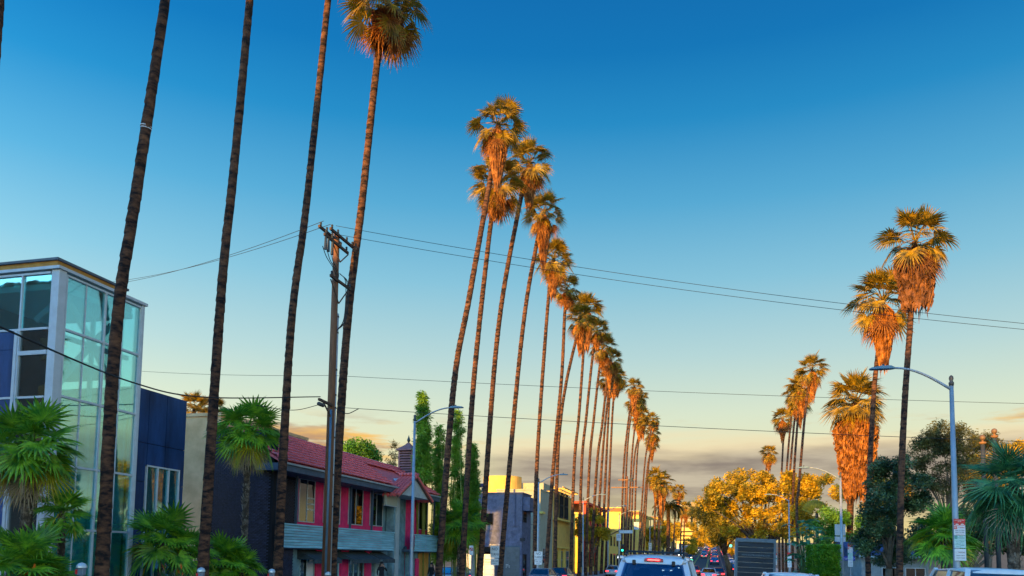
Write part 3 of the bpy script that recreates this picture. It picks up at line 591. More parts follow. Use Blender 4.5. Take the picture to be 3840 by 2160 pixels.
def bop(label, u, X, n, seed):
    r = random.Random(seed); Y = GY(u, X); b = V((X, Y, gz(Y)+.1)); t = thing('bird_of_paradise', label, 'plant', b, 'flowering plants in the left bed'); lv = MB()
    for i in range(n):
        a = r.uniform(0, 6.28); L = r.uniform(.7, 1.25); o = V((math.cos(a), math.sin(a), 0)); sdv = V((-math.sin(a), math.cos(a), 0)); k = r.uniform(.2, .6); p0 = b+o*.1
        p1 = p0+o*L*k*.5+V((0, 0, L*.6)); p2 = p0+o*L*k+V((0, 0, L)); lv.add([p0-sdv*.01, p0+sdv*.01, p1+sdv*.06, p1-sdv*.06, p2], [(0, 1, 2, 3), (3, 2, 4)])
    part('leaves', lv, leafmat('strap_leaf', (.03, .13, .05), (.09, .25, .1), .35, .15), t, kind='stuff')
    for i in range(4):
        a = r.uniform(0, 6.28); p = b+V((math.cos(a)*.35, math.sin(a)*.35, 0)); h = r.uniform(.95, 1.25); fl = MB(); q = p+V((0, 0, h))
        fl.tube([p, q], .008, 5)
        st = part('flower_stalk', fl, MATS['green_stem'], t); pt = MB()
        for k in range(4):
            d = V((r.uniform(-1, 1)*.1, r.uniform(-1, 1)*.1, .12+.04*k)); sdv = V((.022, .01, 0)); pt.add([q, q+d*.5+sdv, q+d, q+d*.5-sdv], [(0, 1, 2, 3)])
        part('flower', pt, mat('flower_orange', (.85, .20, .02), .5, .1), st)
bop('orange flowered strap leaf plant between glass building and second trunk', 650, -18.4, 70, 5)
bop('orange flowered strap leaf plant at the bottom left', 75, -18.0, 60, 6)
# ---- hills far behind
hm = MB(); nx_ = 60; r = random.Random(2); vs = []
for j in range(5):
    for i in range(nx_+1):
        X = -2600+5200*i/nx_; h = .5*(40+46*math.sin(i*.35+1)+22*math.sin(i*.9))*math.sin(math.pi*j/4) if j else 0; vs.append((X, 1500+260*j+60*math.sin(i), 18+max(0, h)))
hm.add(vs, [(j*(nx_+1)+i, j*(nx_+1)+i+1, (j+1)*(nx_+1)+i+1, (j+1)*(nx_+1)+i) for j in range(4) for i in range(nx_)])
struct('hills', hm, mat('hill_scrub', (.10, .095, .04), .95, .35, .02), True)
# ================================================================ buildings
glass_dark = glassmat('window_glass', (.10, .13, .16), .12, (.9, .95, 1.), wave=.03)
alu = mat('aluminium_frame', (.50, .55, .58), .45, .08, 4, metal=.3)
white_metal = mat('white_metal', (.62, .66, .70), .5, .08, 3)
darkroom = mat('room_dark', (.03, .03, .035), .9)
ZU = V((0, 0, 1))
def window(parent, o, ux, w, h, n, fm=None, gm=None, nx=2, nz=1, fr=.05, dep=.07, bl=None):
    # framed window on a wall: lower left corner o, horizontal ux, outward normal n
    o, ux, n = V(o), V(ux).normalized(), V(n).normalized(); fm = fm or alu; gm = gm or glass_dark; f = MB(); b = o-n*.03
    for x in [i*w/nx for i in range(nx+1)]:
        c = min(max(x-fr/2, 0), w-fr); f.pbox(b+ux*c, ux*fr, n*dep, ZU*h)
    for z in [i*h/nz for i in range(nz+1)]:
        c = min(max(z-fr/2, 0), h-fr); f.pbox(b+ZU*c+n*.003, ux*w, n*(dep-.008), ZU*fr)
    wo = part('window', f, fm, parent)
    for i in range(nx):
        for k in range(nz):
            p = MB(); p.pbox(o+n*.006+ux*(i*w/nx+fr*.4)+ZU*(k*h/nz+fr*.4), ux*(w/nx-fr*.8), n*.008, ZU*(h/nz-fr*.8)); part('pane', p, gm, wo)
    bk = MB(); bk.pbox(o+n*.002, ux*w, n*.002, ZU*h); part('pane_backing', bk, bl or darkroom, wo)  # backing sheet; its default dark colour stands in for the unlit room
    return wo
def block(name, label, x0, x1, y0, y1, h, m, cat='building', parapet=.35, z0=None, group=None):
    z = gz(y0)-.3 if z0 is None else z0; t = thing(name, label, cat, ((x0+x1)/2, (y0+y1)/2, gz(y0)), group); w = MB(); w.box(x0, x1, y0, y1, z, h)
    part('wall', w, m, t)
    if parapet:
        p = MB(); e = .06
        for a in ((x0-e, x1+e, y0-e, y0+.2), (x0-e, x1+e, y1-.2, y1+e), (x0-e, x0+.2, y0+.2, y1-.2), (x1-.2, x1+e, y0+.2, y1-.2)): p.box(*a, h-.004, h+.16)
        part('parapet', p, m, t)
    return t
S, N_, WST = V((1, 0, 0)), V((-1, 0, 0)), V((0, -1, 0))   # outward normals: towards street, away, towards viewer
YX = V((0, 1, 0)); XX = V((1, 0, 0))
# ---------------------------------------------------------------- glass stairwell building
def glass_building():
    GX = -21.0; c = AX(222, 1012, GX); Y0, ZT = c.y, c.z; Y1 = AX(543, 1110, GX).y; g0 = -.1
    t = thing('glass_building', 'glass stairwell tower with white metal corner posts on the far left', 'building', (GX-2, Y0, 0))
    aqua = glassmat('aqua_glass', (.70, .97, 1.0), .24, (.66, .98, 1.0), wave=.04)
    darkg = glassmat('smoked_glass', (.20, .27, .30), .22, (.9, 1, 1), wave=.05)
    navy = mat('navy_panel', (.016, .06, .19), .5, .45, 1.2, spec=.25, stretch=(1, 1, .3))
    rows = [g0]+[AX(232, v, GX).z for v in (1985, 1745, 1486, 1232)]+[ZT-.08]
    cols = [Y0+.32+(Y1-Y0-.5)*i/4 for i in range(5)]
    for i in range(4):
        for k in range(len(rows)-1):
            p = MB(); p.box(GX-.02, GX-.005, cols[i]+.02, cols[i+1]-.02, rows[k]+.025, rows[k+1]-.025); part('pane', p, aqua, t)
    mu = MB()
    for i in range(5): mu.box(GX-.05, GX+(.05 if i in (0, 2, 4) else .012), cols[i]-(.03 if i in (0, 2, 4) else .02), cols[i]+(.03 if i in (0, 2, 4) else .02), g0, ZT-.05)
    for z in rows[1:]: mu.box(GX-.045, GX+.045, Y0+.2, Y1-.1, z-.035, z+.035)
    part('mullions', mu, white_metal, t)
    for (y, a) in ((Y0, .34), (Y1-.12, .16)):
        p = MB(); p.box(GX-.25, GX+.06, y-.04, y+a-.06, g0, ZT+.02); part('corner_post', p, white_metal, t, bev=.015)
    cu_ = mat('sheer_curtain', (.42, .80, .84), .9, .18, 6, stretch=(1, 6, .15))
    for i in range(4):
        c_ = MB(); c_.box(GX-.30, GX-.27, cols[i]+.03, cols[i+1]-.03, rows[0], rows[2]-.06); part('curtain', c_, cu_, t)
    # interior: floors, pale back wall, crossed braces
    inn = mat('interior_wall', (.58, .88, .86), .8, .06, .7); w = MB(); w.box(GX-4.6, GX-4.5, Y0+.1, Y1-.1, g0, rows[3]-.2); part('back_wall', w, inn, t)
    w = MB(); w.box(GX-4.6, GX-4.5, Y0+.1, Y0+(Y1-Y0)*.5, rows[3]-.198, ZT-.1); part('upper_back_wall', w, inn, t)
    w = MB(); w.box(GX-4.5, GX-.5, Y1-.12, Y1-.02, g0, rows[3]); part('end_wall', w, inn, t)
    w = MB(); w.box(GX-4.5, GX-.3, Y0+.3, Y1-.2, ZT-.5, ZT-.3); part('ceiling', w, inn, t)
    fl = MB()
    for z in (rows[2]-.3, rows[4]-.9): fl.box(GX-4.5, GX-.6, Y0+.3, Y1-.25, z, z+.22)
    part('stair_landing', fl, inn, t)
    br = MB(); xi = GX-.45
    for k in range(len(rows)-1):
        za, zb = rows[k], rows[k+1]; m_ = (cols[0]+cols[4])/2
        if k % 2: br.bar((xi, cols[0], za), (xi, m_, zb), .12, .2); br.bar((xi, cols[4], za), (xi, m_, zb), .12, .2)
        else: br.bar((xi, m_, za), (xi, cols[0], zb), .12, .2); br.bar((xi, m_, za), (xi, cols[4], zb), .12, .2)
        br.bar((xi, cols[0], zb-.1), (xi, cols[4], zb-.1), .1, .16)
    br.bar((xi, cols[2], g0), (xi, cols[2], ZT-.3), .12); br.bar((xi, cols[3]+.5, g0), (xi, cols[3]+.5, ZT-.3), .1)
    part('brace', br, white_metal, t)
    # west side
    xl = AY(-160, 1000, Y0).x; xa, xb = AY(72, 1300, Y0).x, GX-.28
    xm = AY(68, 1200, Y0).x; zr = [AY(120, v, Y0).z for v in (1490, 1325, 1235)]
    p = MB(); p.box(xa+.04, xb-.02, Y0+.01, Y0+.022, zr[2]+.03, ZT-.1); part('pane', p, aqua, t)
    p = MB(); p.box(xl, xa-.04, Y0+.01, Y0+.022, zr[2]+.03, ZT-.1); part('pane', p, aqua, t)
    p = MB(); p.box(xa+.04, xb-.02, Y0+.01, Y0+.022, zr[1]+.06, zr[2]-.03); part('pane', p, darkg, t)
    p = MB(); p.box(xa+.04, xb-.02, Y0+.01, Y0+.022, zr[0]+.03, zr[1]-.06); part('pane', p, darkg, t)
    p = MB(); p.box(xa+.04, xb-.02, Y0+.01, Y0+.022, g0, zr[0]-.03); part('pane', p, darkg, t)
    m2 = MB()
    for z in (zr[0], zr[2], ZT-.07): m2.box(xl, xb, Y0-.05, Y0+.05, z-.035, z+.035)
    m2.box(xa, xb, Y0-.06, Y0+.04, zr[1]-.06, zr[1]+.08); m2.box(xa-.03, xa+.03, Y0-.052, Y0+.052, g0, ZT-.05)
    m2.bar((xa, Y0+.5, zr[0]-.2), (xa+.5, Y0+.5, zr[0]-.9), .1); m2.bar((xa, Y0+.6, zr[2]+.5), (xb, Y0+.6, ZT-.6), .12, .2)
    part('west_mullions', m2, white_metal, t)
    p = MB(); p.box(xl, xl+.12, Y0+.05, Y1, g0, ZT-.1); part('side_wall', p, navy, t)
    for i, (za, zb) in enumerate(((g0, zr[0]-1.2), (zr[0]-1.19, zr[1]+.15), (zr[1]+.16, zr[2]-.05))):
        p = MB(); p.box(xl, xa-.16, Y0-.03, Y0+.02, za, zb); part('wall_panel', p, navy, t)
    p = MB(); p.box(xa-.16, xa-.04, Y0-.07, Y0+.03, g0, zr[2]-.04); part('corner_post', p, white_metal, t)
    rf = MB(); rf.box(xl-.1, GX+.12, Y0-.12, Y1+.06, ZT+.022, ZT+.12); part('roof', rf, white_metal, t)
    rf = MB(); rf.box(xl, GX-.1, Y0+.02, Y1-.9, ZT+.121, ZT+.34); part('roof_fascia', rf, mat('tan_fascia', (.55, .26, .05), .7), t)
    rf = MB(); rf.box(xl-.05, GX-.02, Y0-.06, Y1-.8, ZT+.341, ZT+.42); part('roof_cap', rf, mat('slate_cap', (.12, .15, .18), .6), t)
    # blue panelled wing
    X2 = -21.35; za = AX(560, 1462, X2).z; Y2 = AX(702, 1500, X2).y; t2 = thing('blue_panel_building', 'dark blue panelled wing with a white framed window behind the glass tower', 'building', (X2-2, Y1, 0))
    w = MB(); w.box(X2-6, X2-.06, Y1+.02, Y2, g0-.3, za-.05); part('wall', w, mat('navy_joint', (.01, .02, .05), .8), t2)
    ys = [Y1+.03, Y1+.03+(Y2-Y1)*.30, Y1+.03+(Y2-Y1)*.62, Y2]; zs = [g0-.3, AX(640, 1820, X2).z, AX(640, 1680, X2).z, za]
    for i in range(3):
        for k in range(3):
            p = MB(); p.box(X2-.06, X2, ys[i]+.012, ys[i+1]-.012, zs[k]+.012, zs[k+1]-.012); part('wall_panel', p, navy, t2)
    wa, wb = AX(545, 1750, X2), AX(657, 2030, X2)
    window(t2, (X2+.004, wa.y, .6), YX, wb.y-wa.y, AX(600, 1752, X2).z-.6, S, white_metal, glassmat('teal_glass', (.6, .85, .9), .10, (.7, 1, 1)), 3, 2, .06, .1, bl=mat('teal_blind', (.10, .30, .34), .9, .35, 5, stretch=(1, 6, .15)))
glass_building()
# ---------------------------------------------------------------- black brick / beige / red roofed building
brick_m = mat('black_paint_brick', (.014, .020, .05), .5, .5, 9, .35, 60, spec=.25, objrand=.45)
stucco_pink = mat('magenta_stucco', (.85, .035, .16), .9, .14, 2.5, .35, 90)
stucco_dark = mat('dark_grey_stucco', (.17, .29, .33), .9, .4, 1.3, .3, 60)
teal_board = mat('grey_green_board', (.28, .54, .62), .7, .28, 1.6, .1, 40, stretch=(4, .35, 4), objrand=.12)
dark_trim = mat('dark_blue_trim', (.055, .09, .14), .6, .2, 3)
tile_m = mat('red_roof_tile', (.90, .16, .15), .75, .25, 5, .15, 40, objrand=.16)
def brick_field(parent, o, ux, n, w, h, limit):
    o, ux, n = V(o), V(ux), V(n); bl, bh, j = .205, .062, .013
    bm = MB(); bm.box(0, bl, 0, .02, 0, bh); me = bm.mesh('brick', brick_m); Ms = []; r = random.Random(9); uy = -n
    rows = int(h/(bh+j)); cols = int(w/(bl+j))
    for k in range(rows):
        for i in range(cols):
            p = o+ux*(i*(bl+j)+(.1 if k % 2 else 0))+ZU*(k*(bh+j))+n*(.02+r.uniform(-.004, .006))
            Ms.append(Matrix(((ux.x, uy.x, 0, p.x), (ux.y, uy.y, 0, p.y), (0, 0, 1, p.z), (0, 0, 0, 1))))
    pieces(parent, 'brick', me, Ms, limit)
def red_building():
    FX = -20.5; BX = -20.15; YB = GY(1022, FX, 4); YE = GY(1636, FX, 4); g0 = -.9
    t = thing('red_roof_building', 'two storey building with red tile roof, magenta walls and black brick end', 'building', (FX-4, (YB+YE)/2, g0+.3))
    # brick end wall
    xl = AY(796, 1800, YB).x; ztop = AY(900, 1615, YB).z
    w = MB(); w.box(xl, FX, YB+.02, YB+.3, g0, ztop); part('end_wall', w, mat('black_mortar', (.004, .005, .009), .9), t)
    brick_field(t, (xl+.01, YB+.02, .5), XX, WST, FX-xl-.12, ztop-.55, 300)
    # street wall: recessed upper storey
    WX = FX-.75; eav = AX(1075, 1738, FX+.6).z
    p0 = AX(1068, 1800, WX).y; p1 = AX(1112, 1800, WX).y
    sp = MB(); sp.box(FX-.22, FX, YB+.3, YB+.85, g0, eav); part('brick_pilaster', sp, brick_m, t)
    w = MB(); w.box(WX-.3, WX-.02, YB+.3, p1, 2.0, eav); part('recess_wall', w, MATS['black_mortar'], t)
    brick_field(t, (WX-.02, YB+.86, AX(1090, 1975, WX).z), YX, S, p1-YB-.9, 2.4, 0)
    yA = p1; yD = AX(1437, 1850, WX).y
    w = MB(); w.box(WX-.3, WX, yA, yD, 1.9, eav); part('upper_wall', w, stucco_pink, t)
    for i, (ua, ub, vt, vb) in enumerate([(1116, 1181, 1803, 1962), (1209, 1277, 1812, 1967), (1303, 1361, 1832, 1972), (1384, 1436, 1845, 1976)]):
        a, b = AX(ua, vb, WX), AX(ub, vt, WX); zz = AX(ub, vb, WX).z
        wn = window(t, (WX+.01, a.y, zz), YX, b.y-a.y, b.z-zz, S, nx=2)
        if i == 0:
            yy = a.y+(b.y-a.y)*.74
            for k, s in enumerate(('DANCE STUDIOS', 'DANCE LAUNDRY', 'DANCE TO DANCE')): text(s, .14, frame_M((WX+.035, yy, zz+(b.z-zz)*(.56-.13*k)), (0, 1, 0), (1, 0, 0)), paint_w, wn, sx=.72)
    for u in (1113, 1316, 1397):
        y = AX(u, 1850, FX-.1).y; p = MB(); p.box(FX-.16, FX-.04, y-.05, y+.05, 3.0, eav); part('post', p, dark_trim, t)
    # entrance bay
    yE = AX(1503, 1900, FX-.3).y; yF = AX(1557, 1900, FX).y; zs = AX(1180, 1976, BX).z
    w = MB(); w.box(WX-.3, WX+.06, yD, yF, g0, eav); part('stucco_wall', w, stucco_dark, t)
    w = MB(); w.box(FX-.62, FX-.1, AX(1478, 1900, FX-.1).y, AX(1490, 1900, FX-.1).y, g0, eav-.1); part('stucco_pier', w, stucco_dark, t)
    w = MB(); w.box(FX-.3, FX-.02, AX(1489, 1900, FX).y, AX(1501, 1900, FX).y, g0, eav-.12); part('pale_column', w, mat('pale_column', (.42, .47, .47), .8, .1), t)
    # right of entrance
    yG = AX(1604, 1900, WX).y
    w = MB(); w.box(WX-.3, WX+.02, yF, yG, g0, eav); part('side_bay_wall', w, stucco_pink, t)
    a, b = AX(1566, 1985, WX), AX(1602, 1868, WX); window(t, (WX+.03, a.y, a.z), YX, b.y-a.y, b.z-a.z, S, nx=2)
    w = MB(); w.box(WX-.3, WX+.04, yG, YE, g0, eav); part('end_brick_wall', w, brick_m, t)
    brick_field(t, (WX+.04, yG+.05, 3.2), YX, S, YE-yG-.1, 2.4, 0)
    p = MB(); y = AX(1628, 1900, FX-.1).y; p.box(FX-.16, FX-.04, y-.05, y+.05, 2., eav); part('post', p, dark_trim, t)
    # balcony boards
    zb = AX(1180, 2056, BX).z; n = 8; bh = (zs-zb)/n
    for (ya, yb) in ((YB+.3, AX(1478, 2000, BX).y), (AX(1560, 2030, BX).y, YE)):
        for k in range(n):
            b = MB(); b.prism([(BX-.10, ya, zb+k*bh), (BX+.02, ya, zb+k*bh), (BX-.03, ya, zb+(k+1)*bh-.012), (BX-.10, ya, zb+(k+1)*bh-.012)], (0, yb-ya, 0)); part('siding_board', b, teal_board, t)
        b = MB(); b.box(BX-.16, BX+.05, ya, yb, zs, zs+.07); part('balcony_rail', b, teal_board, t)
        b = MB(); b.box(WX-.3, BX-.101, ya+.01, yb-.01, zb-.05, zb+.12); part('balcony_floor', b, dark_trim, t)
    # ground floor
    LX = FX-.35; w = MB(); w.box(LX-.3, LX, YB+.3, yD, g0, zb-.052); part('shop_wall', w, stucco_dark, t)
    w = MB(); w.box(LX, FX-.1, AX(1066, 2100, FX).y, AX(1104, 2100, FX).y, g0, zb-.053); part('brick_pier', w, brick_m, t)
    brick_field(t, (FX-.1, AX(1066, 2100, FX).y, .2), YX, S, .95, zb-.3, 0)
    def gp_(u, v=2120): return AX(u, v, LX).y
    for (ua, ub) in ((1178, 1208), (1272, 1300), (1364, 1386)):
        p = MB(); p.box(LX+.001, LX+.12, gp_(ua), gp_(ub), g0, zb-.06); part('magenta_pier', p, stucco_pink, t)
    pale = mat('pale_teal_paint', (.34, .48, .50), .6, .15, 2)
    for (ua, ub, nx) in ((1122, 1176, 2), (1212, 1268, 2), (1303, 1362, 3)):
        window(t, (LX+.01, gp_(ua), g0+.5), YX, gp_(ub)-gp_(ua), zb-.5-g0-.5, S, pale, glassmat('shop_glass', (.3, .45, .5), .25, (.8, 1, 1)), nx, 1, .09, .08)
    d = MB(); d.box(LX+.001, LX+.07, gp_(1404), gp_(1432), g0+.3, zb-.35); dd = part('door', d, pale, t)
    for k, s in enumerate(('OPEN', 'MON', 'SAT SUN')): text(s, .12, frame_M((LX+.075, gp_(1418), 1.35-.2*k), (0, 1, 0), (1, 0, 0)), paint_w, dd)
    nt_ = MB(); nt_.box(LX+.09, LX+.1, gp_(1143), gp_(1168), g0+1.0, 1.25); part('notice', nt_, paint_w, t)
    # folding security grille beside the first shop window
    gr = MB(); y0_ = gp_(1118)
    for i in range(8):
        for sg in (-1, 1): gr.bar((LX+.14, y0_+.12-.12*sg, g0+.4+i*.26), (LX+.14, y0_+.12+.12*sg, g0+.66+i*.26), .02)
    part('folding_grille', gr, dark_trim, t)
    cloth = mat('awning_cloth', (.045, .065, .075), .85, .3, 3)
    for (ua, ub) in ((1113, 1218), (1262, 1366), (1330, 1447)):
        ya, yb = gp_(ua), gp_(ub); yb = min(yb, ya+3.6); a = MB(); z1, z2 = zb-.08, zb-.55
        if ua == 1330: ya += 1.75
        vs = [(LX, ya, z1), (LX, yb, z1), (LX+1.0, yb+.02, z2), (LX+1.0, ya-.02, z2), (LX+1.01, yb+.02, z2-.22), (LX+1.01, ya-.02, z2-.22), (LX, ya, z2), (LX, yb, z2)]
        a.add(vs, [(0, 3, 2, 1), (3, 5, 4, 2), (0, 6, 3), (1, 2, 7)]); ao = part('awning', a, cloth, t); s_ = ao.modifiers.new('solid', 'SOLIDIFY'); s_.thickness = .02
    # wood double door
    ya, yb = AX(1567, 2100, LX).y, AX(1604, 2100, LX).y; wd = mat('oak_door', (.62, .30, .06), .45, .25, 2, stretch=(3, 3, .4)); t0 = MB(); t0.box(LX-.3, LX-.02, yF, YE, g0, zb-.06); part('entry_wall', t0, stucco_dark, t)
    d = MB(); d.box(LX, LX+.06, ya, yb, g0+.2, zb-.12); dr = part('wooden_door', d, wd, t)
    for i in range(2):
        for k in range(3):
            q = MB(); ww = (yb-ya)/2; q.box(LX+.06, LX+.085, ya+i*ww+.12, ya+(i+1)*ww-.12, g0+.4+k*.85, g0+1.1+k*.85); part('door_panel', q, wd, dr, bev=.012)
    q = MB(); q.box(LX+.001, LX+.1, AX(1556, 2100, LX).y, ya-.02, g0, zb-.5); part('magenta_pier', q, stucco_pink, t)
    # wall lamp
    lp = AX(1512, 2060, WX+.06); l = MB(); l.lathe((lp.x+.16, lp.y, lp.z-.15), [(.02, 0), (.09, .03), (.11, .25), (.14, .27), (.02, .38)], 8); l.bar((lp.x, lp.y, lp.z+.1), (lp.x+.16, lp.y, lp.z+.2), .03); part('wall_lamp', l, dark_trim, t)
    # roof: fascia, gutter, tiles
    EX, RX = FX+.62, FX-2.3; rz = AX(1078, 1652, RX).z; ye0, ye1 = YB-.35, AX(1650, 1845, EX).y
    f = MB(); f.prism([(EX, ye0, eav), (EX, ye0, eav-.34), (WX, ye0, eav-.34), (WX, ye0, eav)], (0, ye1-ye0, 0)); part('fascia', f, dark_trim, t)
    f = MB(); f.box(EX+.002, EX+.09, ye0, ye1, eav-.04, eav+.05); part('gutter', f, mat('grey_gutter', (.30, .36, .38), .5), t)
    sl = V((RX-EX, 0, rz-eav)); L = sl.length; sl.normalize(); nrm = V((-sl.z, 0, sl.x)); nrm = nrm if nrm.z > 0 else -nrm
    f = MB(); f.prism([(EX-.02, ye0, eav+.06), (RX, ye0, rz+.06), (RX, ye0, rz-.3), (EX-.02, ye0, eav-.02)], (0, ye1-ye0, 0)); part('roof_deck', f, tile_m, t)
    f = MB(); f.box(RX-6, RX-.001, ye0+1.3, ye1, rz-.6, rz-.1); part('flat_roof', f, stucco_dark, t)
    tw, tl = .215, .43; tb = MB(); seg = 6; vs = []
    for k, (s_, lift) in enumerate(((0, .085), (tl, .0))):
        for i in range(seg+1):
            a = math.pi*i/seg; vs.append((s_, -math.cos(a)*tw*.46, math.sin(a)*.075+lift)) 
    tb.add(vs, [(i, i+1, seg+2+i, seg+1+i) for i in range(seg)]+[tuple(reversed(range(seg+1)))]); tme = tb.mesh('roof_tile', tile_m)
    Ms = []; r = random.Random(4); nr = int(L/.385)
    for k in range(nr+1):
        for i in range(int((ye1-ye0)/tw)):
            p = V((EX+.05, ye0+tw*(i+.5), eav+.075))+sl*(k*.385-.02)+V((0, r.uniform(-.008, .008), r.uniform(-.006, .008)))
            uy = V((0, -1, 0)); n_ = sl.cross(uy); Ms.append(Matrix(((sl.x, uy.x, n_.x, p.x), (sl.y, uy.y, n_.y, p.y), (sl.z, uy.z, n_.z, p.z), (0, 0, 0, 1))))
    # the gable cuts through the lower courses
    gy0, gy1 = AX(1482, 1850, EX+.2).y, AX(1606, 1850, EX+.2).y; gm = (gy0+gy1)/2
    Ms = [M for M in Ms if not (gy0+.3 < M.translation.y < gy1-.3 and M.translation.z < eav+1.4)]
    pieces(t, 'roof_tile', tme, Ms, 300)
    f = MB()
    for i in range(int((ye1-ye0)/.4)): f.tube([(RX, ye0+.4*i, rz+.12), (RX, ye0+.4*i+.43, rz+.15)], [.12, .1], 8)
    part('ridge_tiles', f, tile_m, t, kind='stuff')
    # entrance gable
    hz = AX(1545, 1785, EX+.3).z; bz = eav-.42; G = EX+.35
    f = MB(); f.prism([(G, gy0+.12, bz), (G, gy1-.12, bz), (G, gm, hz-.1)], (-1.6, 0, 0)); part('gable', f, mat('pale_gable', (.46, .50, .50), .8, .15, 2), t)
    for sg, yy in ((-1, gy0), (1, gy1)):
        a = V((G+.1, yy-sg*.0+sg*.12, bz-.08)); b = V((G+.1, gm, hz+.05)); f = MB(); f.bar(a-V((.02, 0, .1)), b-V((.02, 0, .1)), .14, .16); part('barge_board', f, mat('brown_trim', (.16, .07, .06), .7), t)
        d = (b-a); n = int(d.length/.36); dn = d.normalized(); col = MB()
        for k in range(n+1):
            for c in range(5):
                q = a+dn*(k*.36)-V((.24*c, 0, 0)); col.tube([q, q+dn*.4], [.12, .10], 8)
        part('gable_tiles', col, tile_m, t, kind='stuff')
    # louvred cupola with spire
    cx = RX+.45; yc = AX(1531, 1720, cx).y; hw = .56; zb_, zt = AX(1530, 1780, cx).z, AX(1530, 1692, cx).z; pt = AX(1533, 1637, cx).z
    cm = mat('mauve_cupola', (.28, .13, .14), .85, .2, 3); cu = thing('roof_cupola', 'mauve louvred cupola with pointed spire on the red tile roof', 'cupola', (cx, yc, zb_-.5))
    f = MB(); b_ = hw*1.18; f.add([(cx-b_, yc-b_, zb_-.9), (cx+b_, yc-b_, zb_-.9), (cx+b_, yc+b_, zb_-.9), (cx-b_, yc+b_, zb_-.9), (cx-hw, yc-hw, zb_+.15), (cx+hw, yc-hw, zb_+.15), (cx+hw, yc+hw, zb_+.15), (cx-hw, yc+hw, zb_+.15)], [(0, 1, 5, 4), (1, 2, 6, 5), (2, 3, 7, 6), (3, 0, 4, 7), (4, 5, 6, 7)]); part('base', f, cm, cu)
    f = MB(); f.box(cx-hw+.12, cx+hw-.12, yc-hw+.12, yc+hw-.12, zb_+.15, zt); part('core', f, mat('cupola_core', (.04, .025, .03), .9), cu)
    f = MB()
    for sx in (-1, 1):
        for sy in (-1, 1): f.cbox((cx+sx*(hw-.06), yc+sy*(hw-.06), (zb_+zt)/2+.075), (.12, .12, zt-zb_-.15))
    part('corner_posts', f, cm, cu); nl = 8
    for k in range(nl):
        z = zb_+.2+(zt-zb_-.2)*k/nl
        for (nx, ny) in ((1, 0), (0, -1)):
            l = MB()
            if nx: l.prism([(cx+hw-.11, yc-hw+.1, z+.11), (cx+hw+.02, yc-hw+.1, z), (cx+hw+.02, yc-hw+.1, z+.03), (cx+hw-.11, yc-hw+.1, z+.14)], (0, 2*hw-.2, 0))
            else: l.prism([(cx-hw+.1, yc-hw+.11, z+.11), (cx-hw+.1, yc-hw-.02, z), (cx-hw+.1, yc-hw-.02, z+.03), (cx-hw+.1, yc-hw+.11, z+.14)], (2*hw-.2, 0, 0))
            part('louvre', l, cm, cu)
    f = MB(); e = hw+.14; f.box(cx-e, cx+e, yc-e, yc+e, zt, zt+.08); rz_ = zt+.08; hh = (pt-zt); prof = [(e*1.0, rz_), (e*.62, rz_+hh*.18), (e*.3, rz_+hh*.34), (.07, rz_+hh*.5)]
    vs = [];
    for r_, z in prof: vs += [(cx-r_, yc-r_, z), (cx+r_, yc-r_, z), (cx+r_, yc+r_, z), (cx-r_, yc+r_, z)]
    f.add(vs, [(4*i+k, 4*i+(k+1) % 4, 4*i+4+(k+1) % 4, 4*i+4+k) for i in range(3) for k in range(4)]); part('cupola_roof', f, cm, cu)
    f = MB(); f.lathe((cx, yc, rz_+hh*.48), [(.05, 0), (.06, .05), (.13, .22), (.06, .42), (.005, hh*.55)], 6); part('spire', f, mat('spire_metal', (.08, .10, .10), .5, metal=.4), cu)
    # hanging sign box
    sx = FX+.2; a, b = AX(1443, 1893, sx), AX(1487, 1832, sx); sg = thing('hanging_sign', 'faded blank sign box hanging beneath the eave by the entrance', 'sign', (sx, (a.y+b.y)/2, a.z))
    f = MB(); f.box(sx-.08, sx+.08, a.y, b.y, a.z, b.z); part('panel', f, mat('faded_sign', (.36, .38, .30), .6, 0, 2.2, col2=(.50, .36, .26), lo=.5, hi=.75), sg, bev=.02)
    f = MB(); f.box(sx-.1, sx+.1, a.y-.04, b.y+.04, a.z-.04, a.z-.001); f.box(sx-.1, sx+.1, a.y-.04, b.y+.04, b.z+.001, b.z+.04); part('frame', f, alu, sg)
    f = MB()
    for q in (.15, .5, .85): y = a.y+(b.y-a.y)*q; f.tube([(sx, y, b.z+.03), (sx, y, eav-.3)], .02, 6)
    part('hanger', f, dark_trim, sg)
    # beige stucco wall left of the bricks
    xr = xl-.02; xL = AY(640, 1600, YB+.5).x; zt2 = AY(740, 1562, YB+.5).z; bt = block('beige_building', 'beige stained stucco wall between blue panels and black bricks', xL, xr, YB+.5, YB+9, zt2, mat('beige_stucco', (.66, .38, .18), .9, 0, .9, .15, 50, col2=(.92, .58, .30)))
red_building()
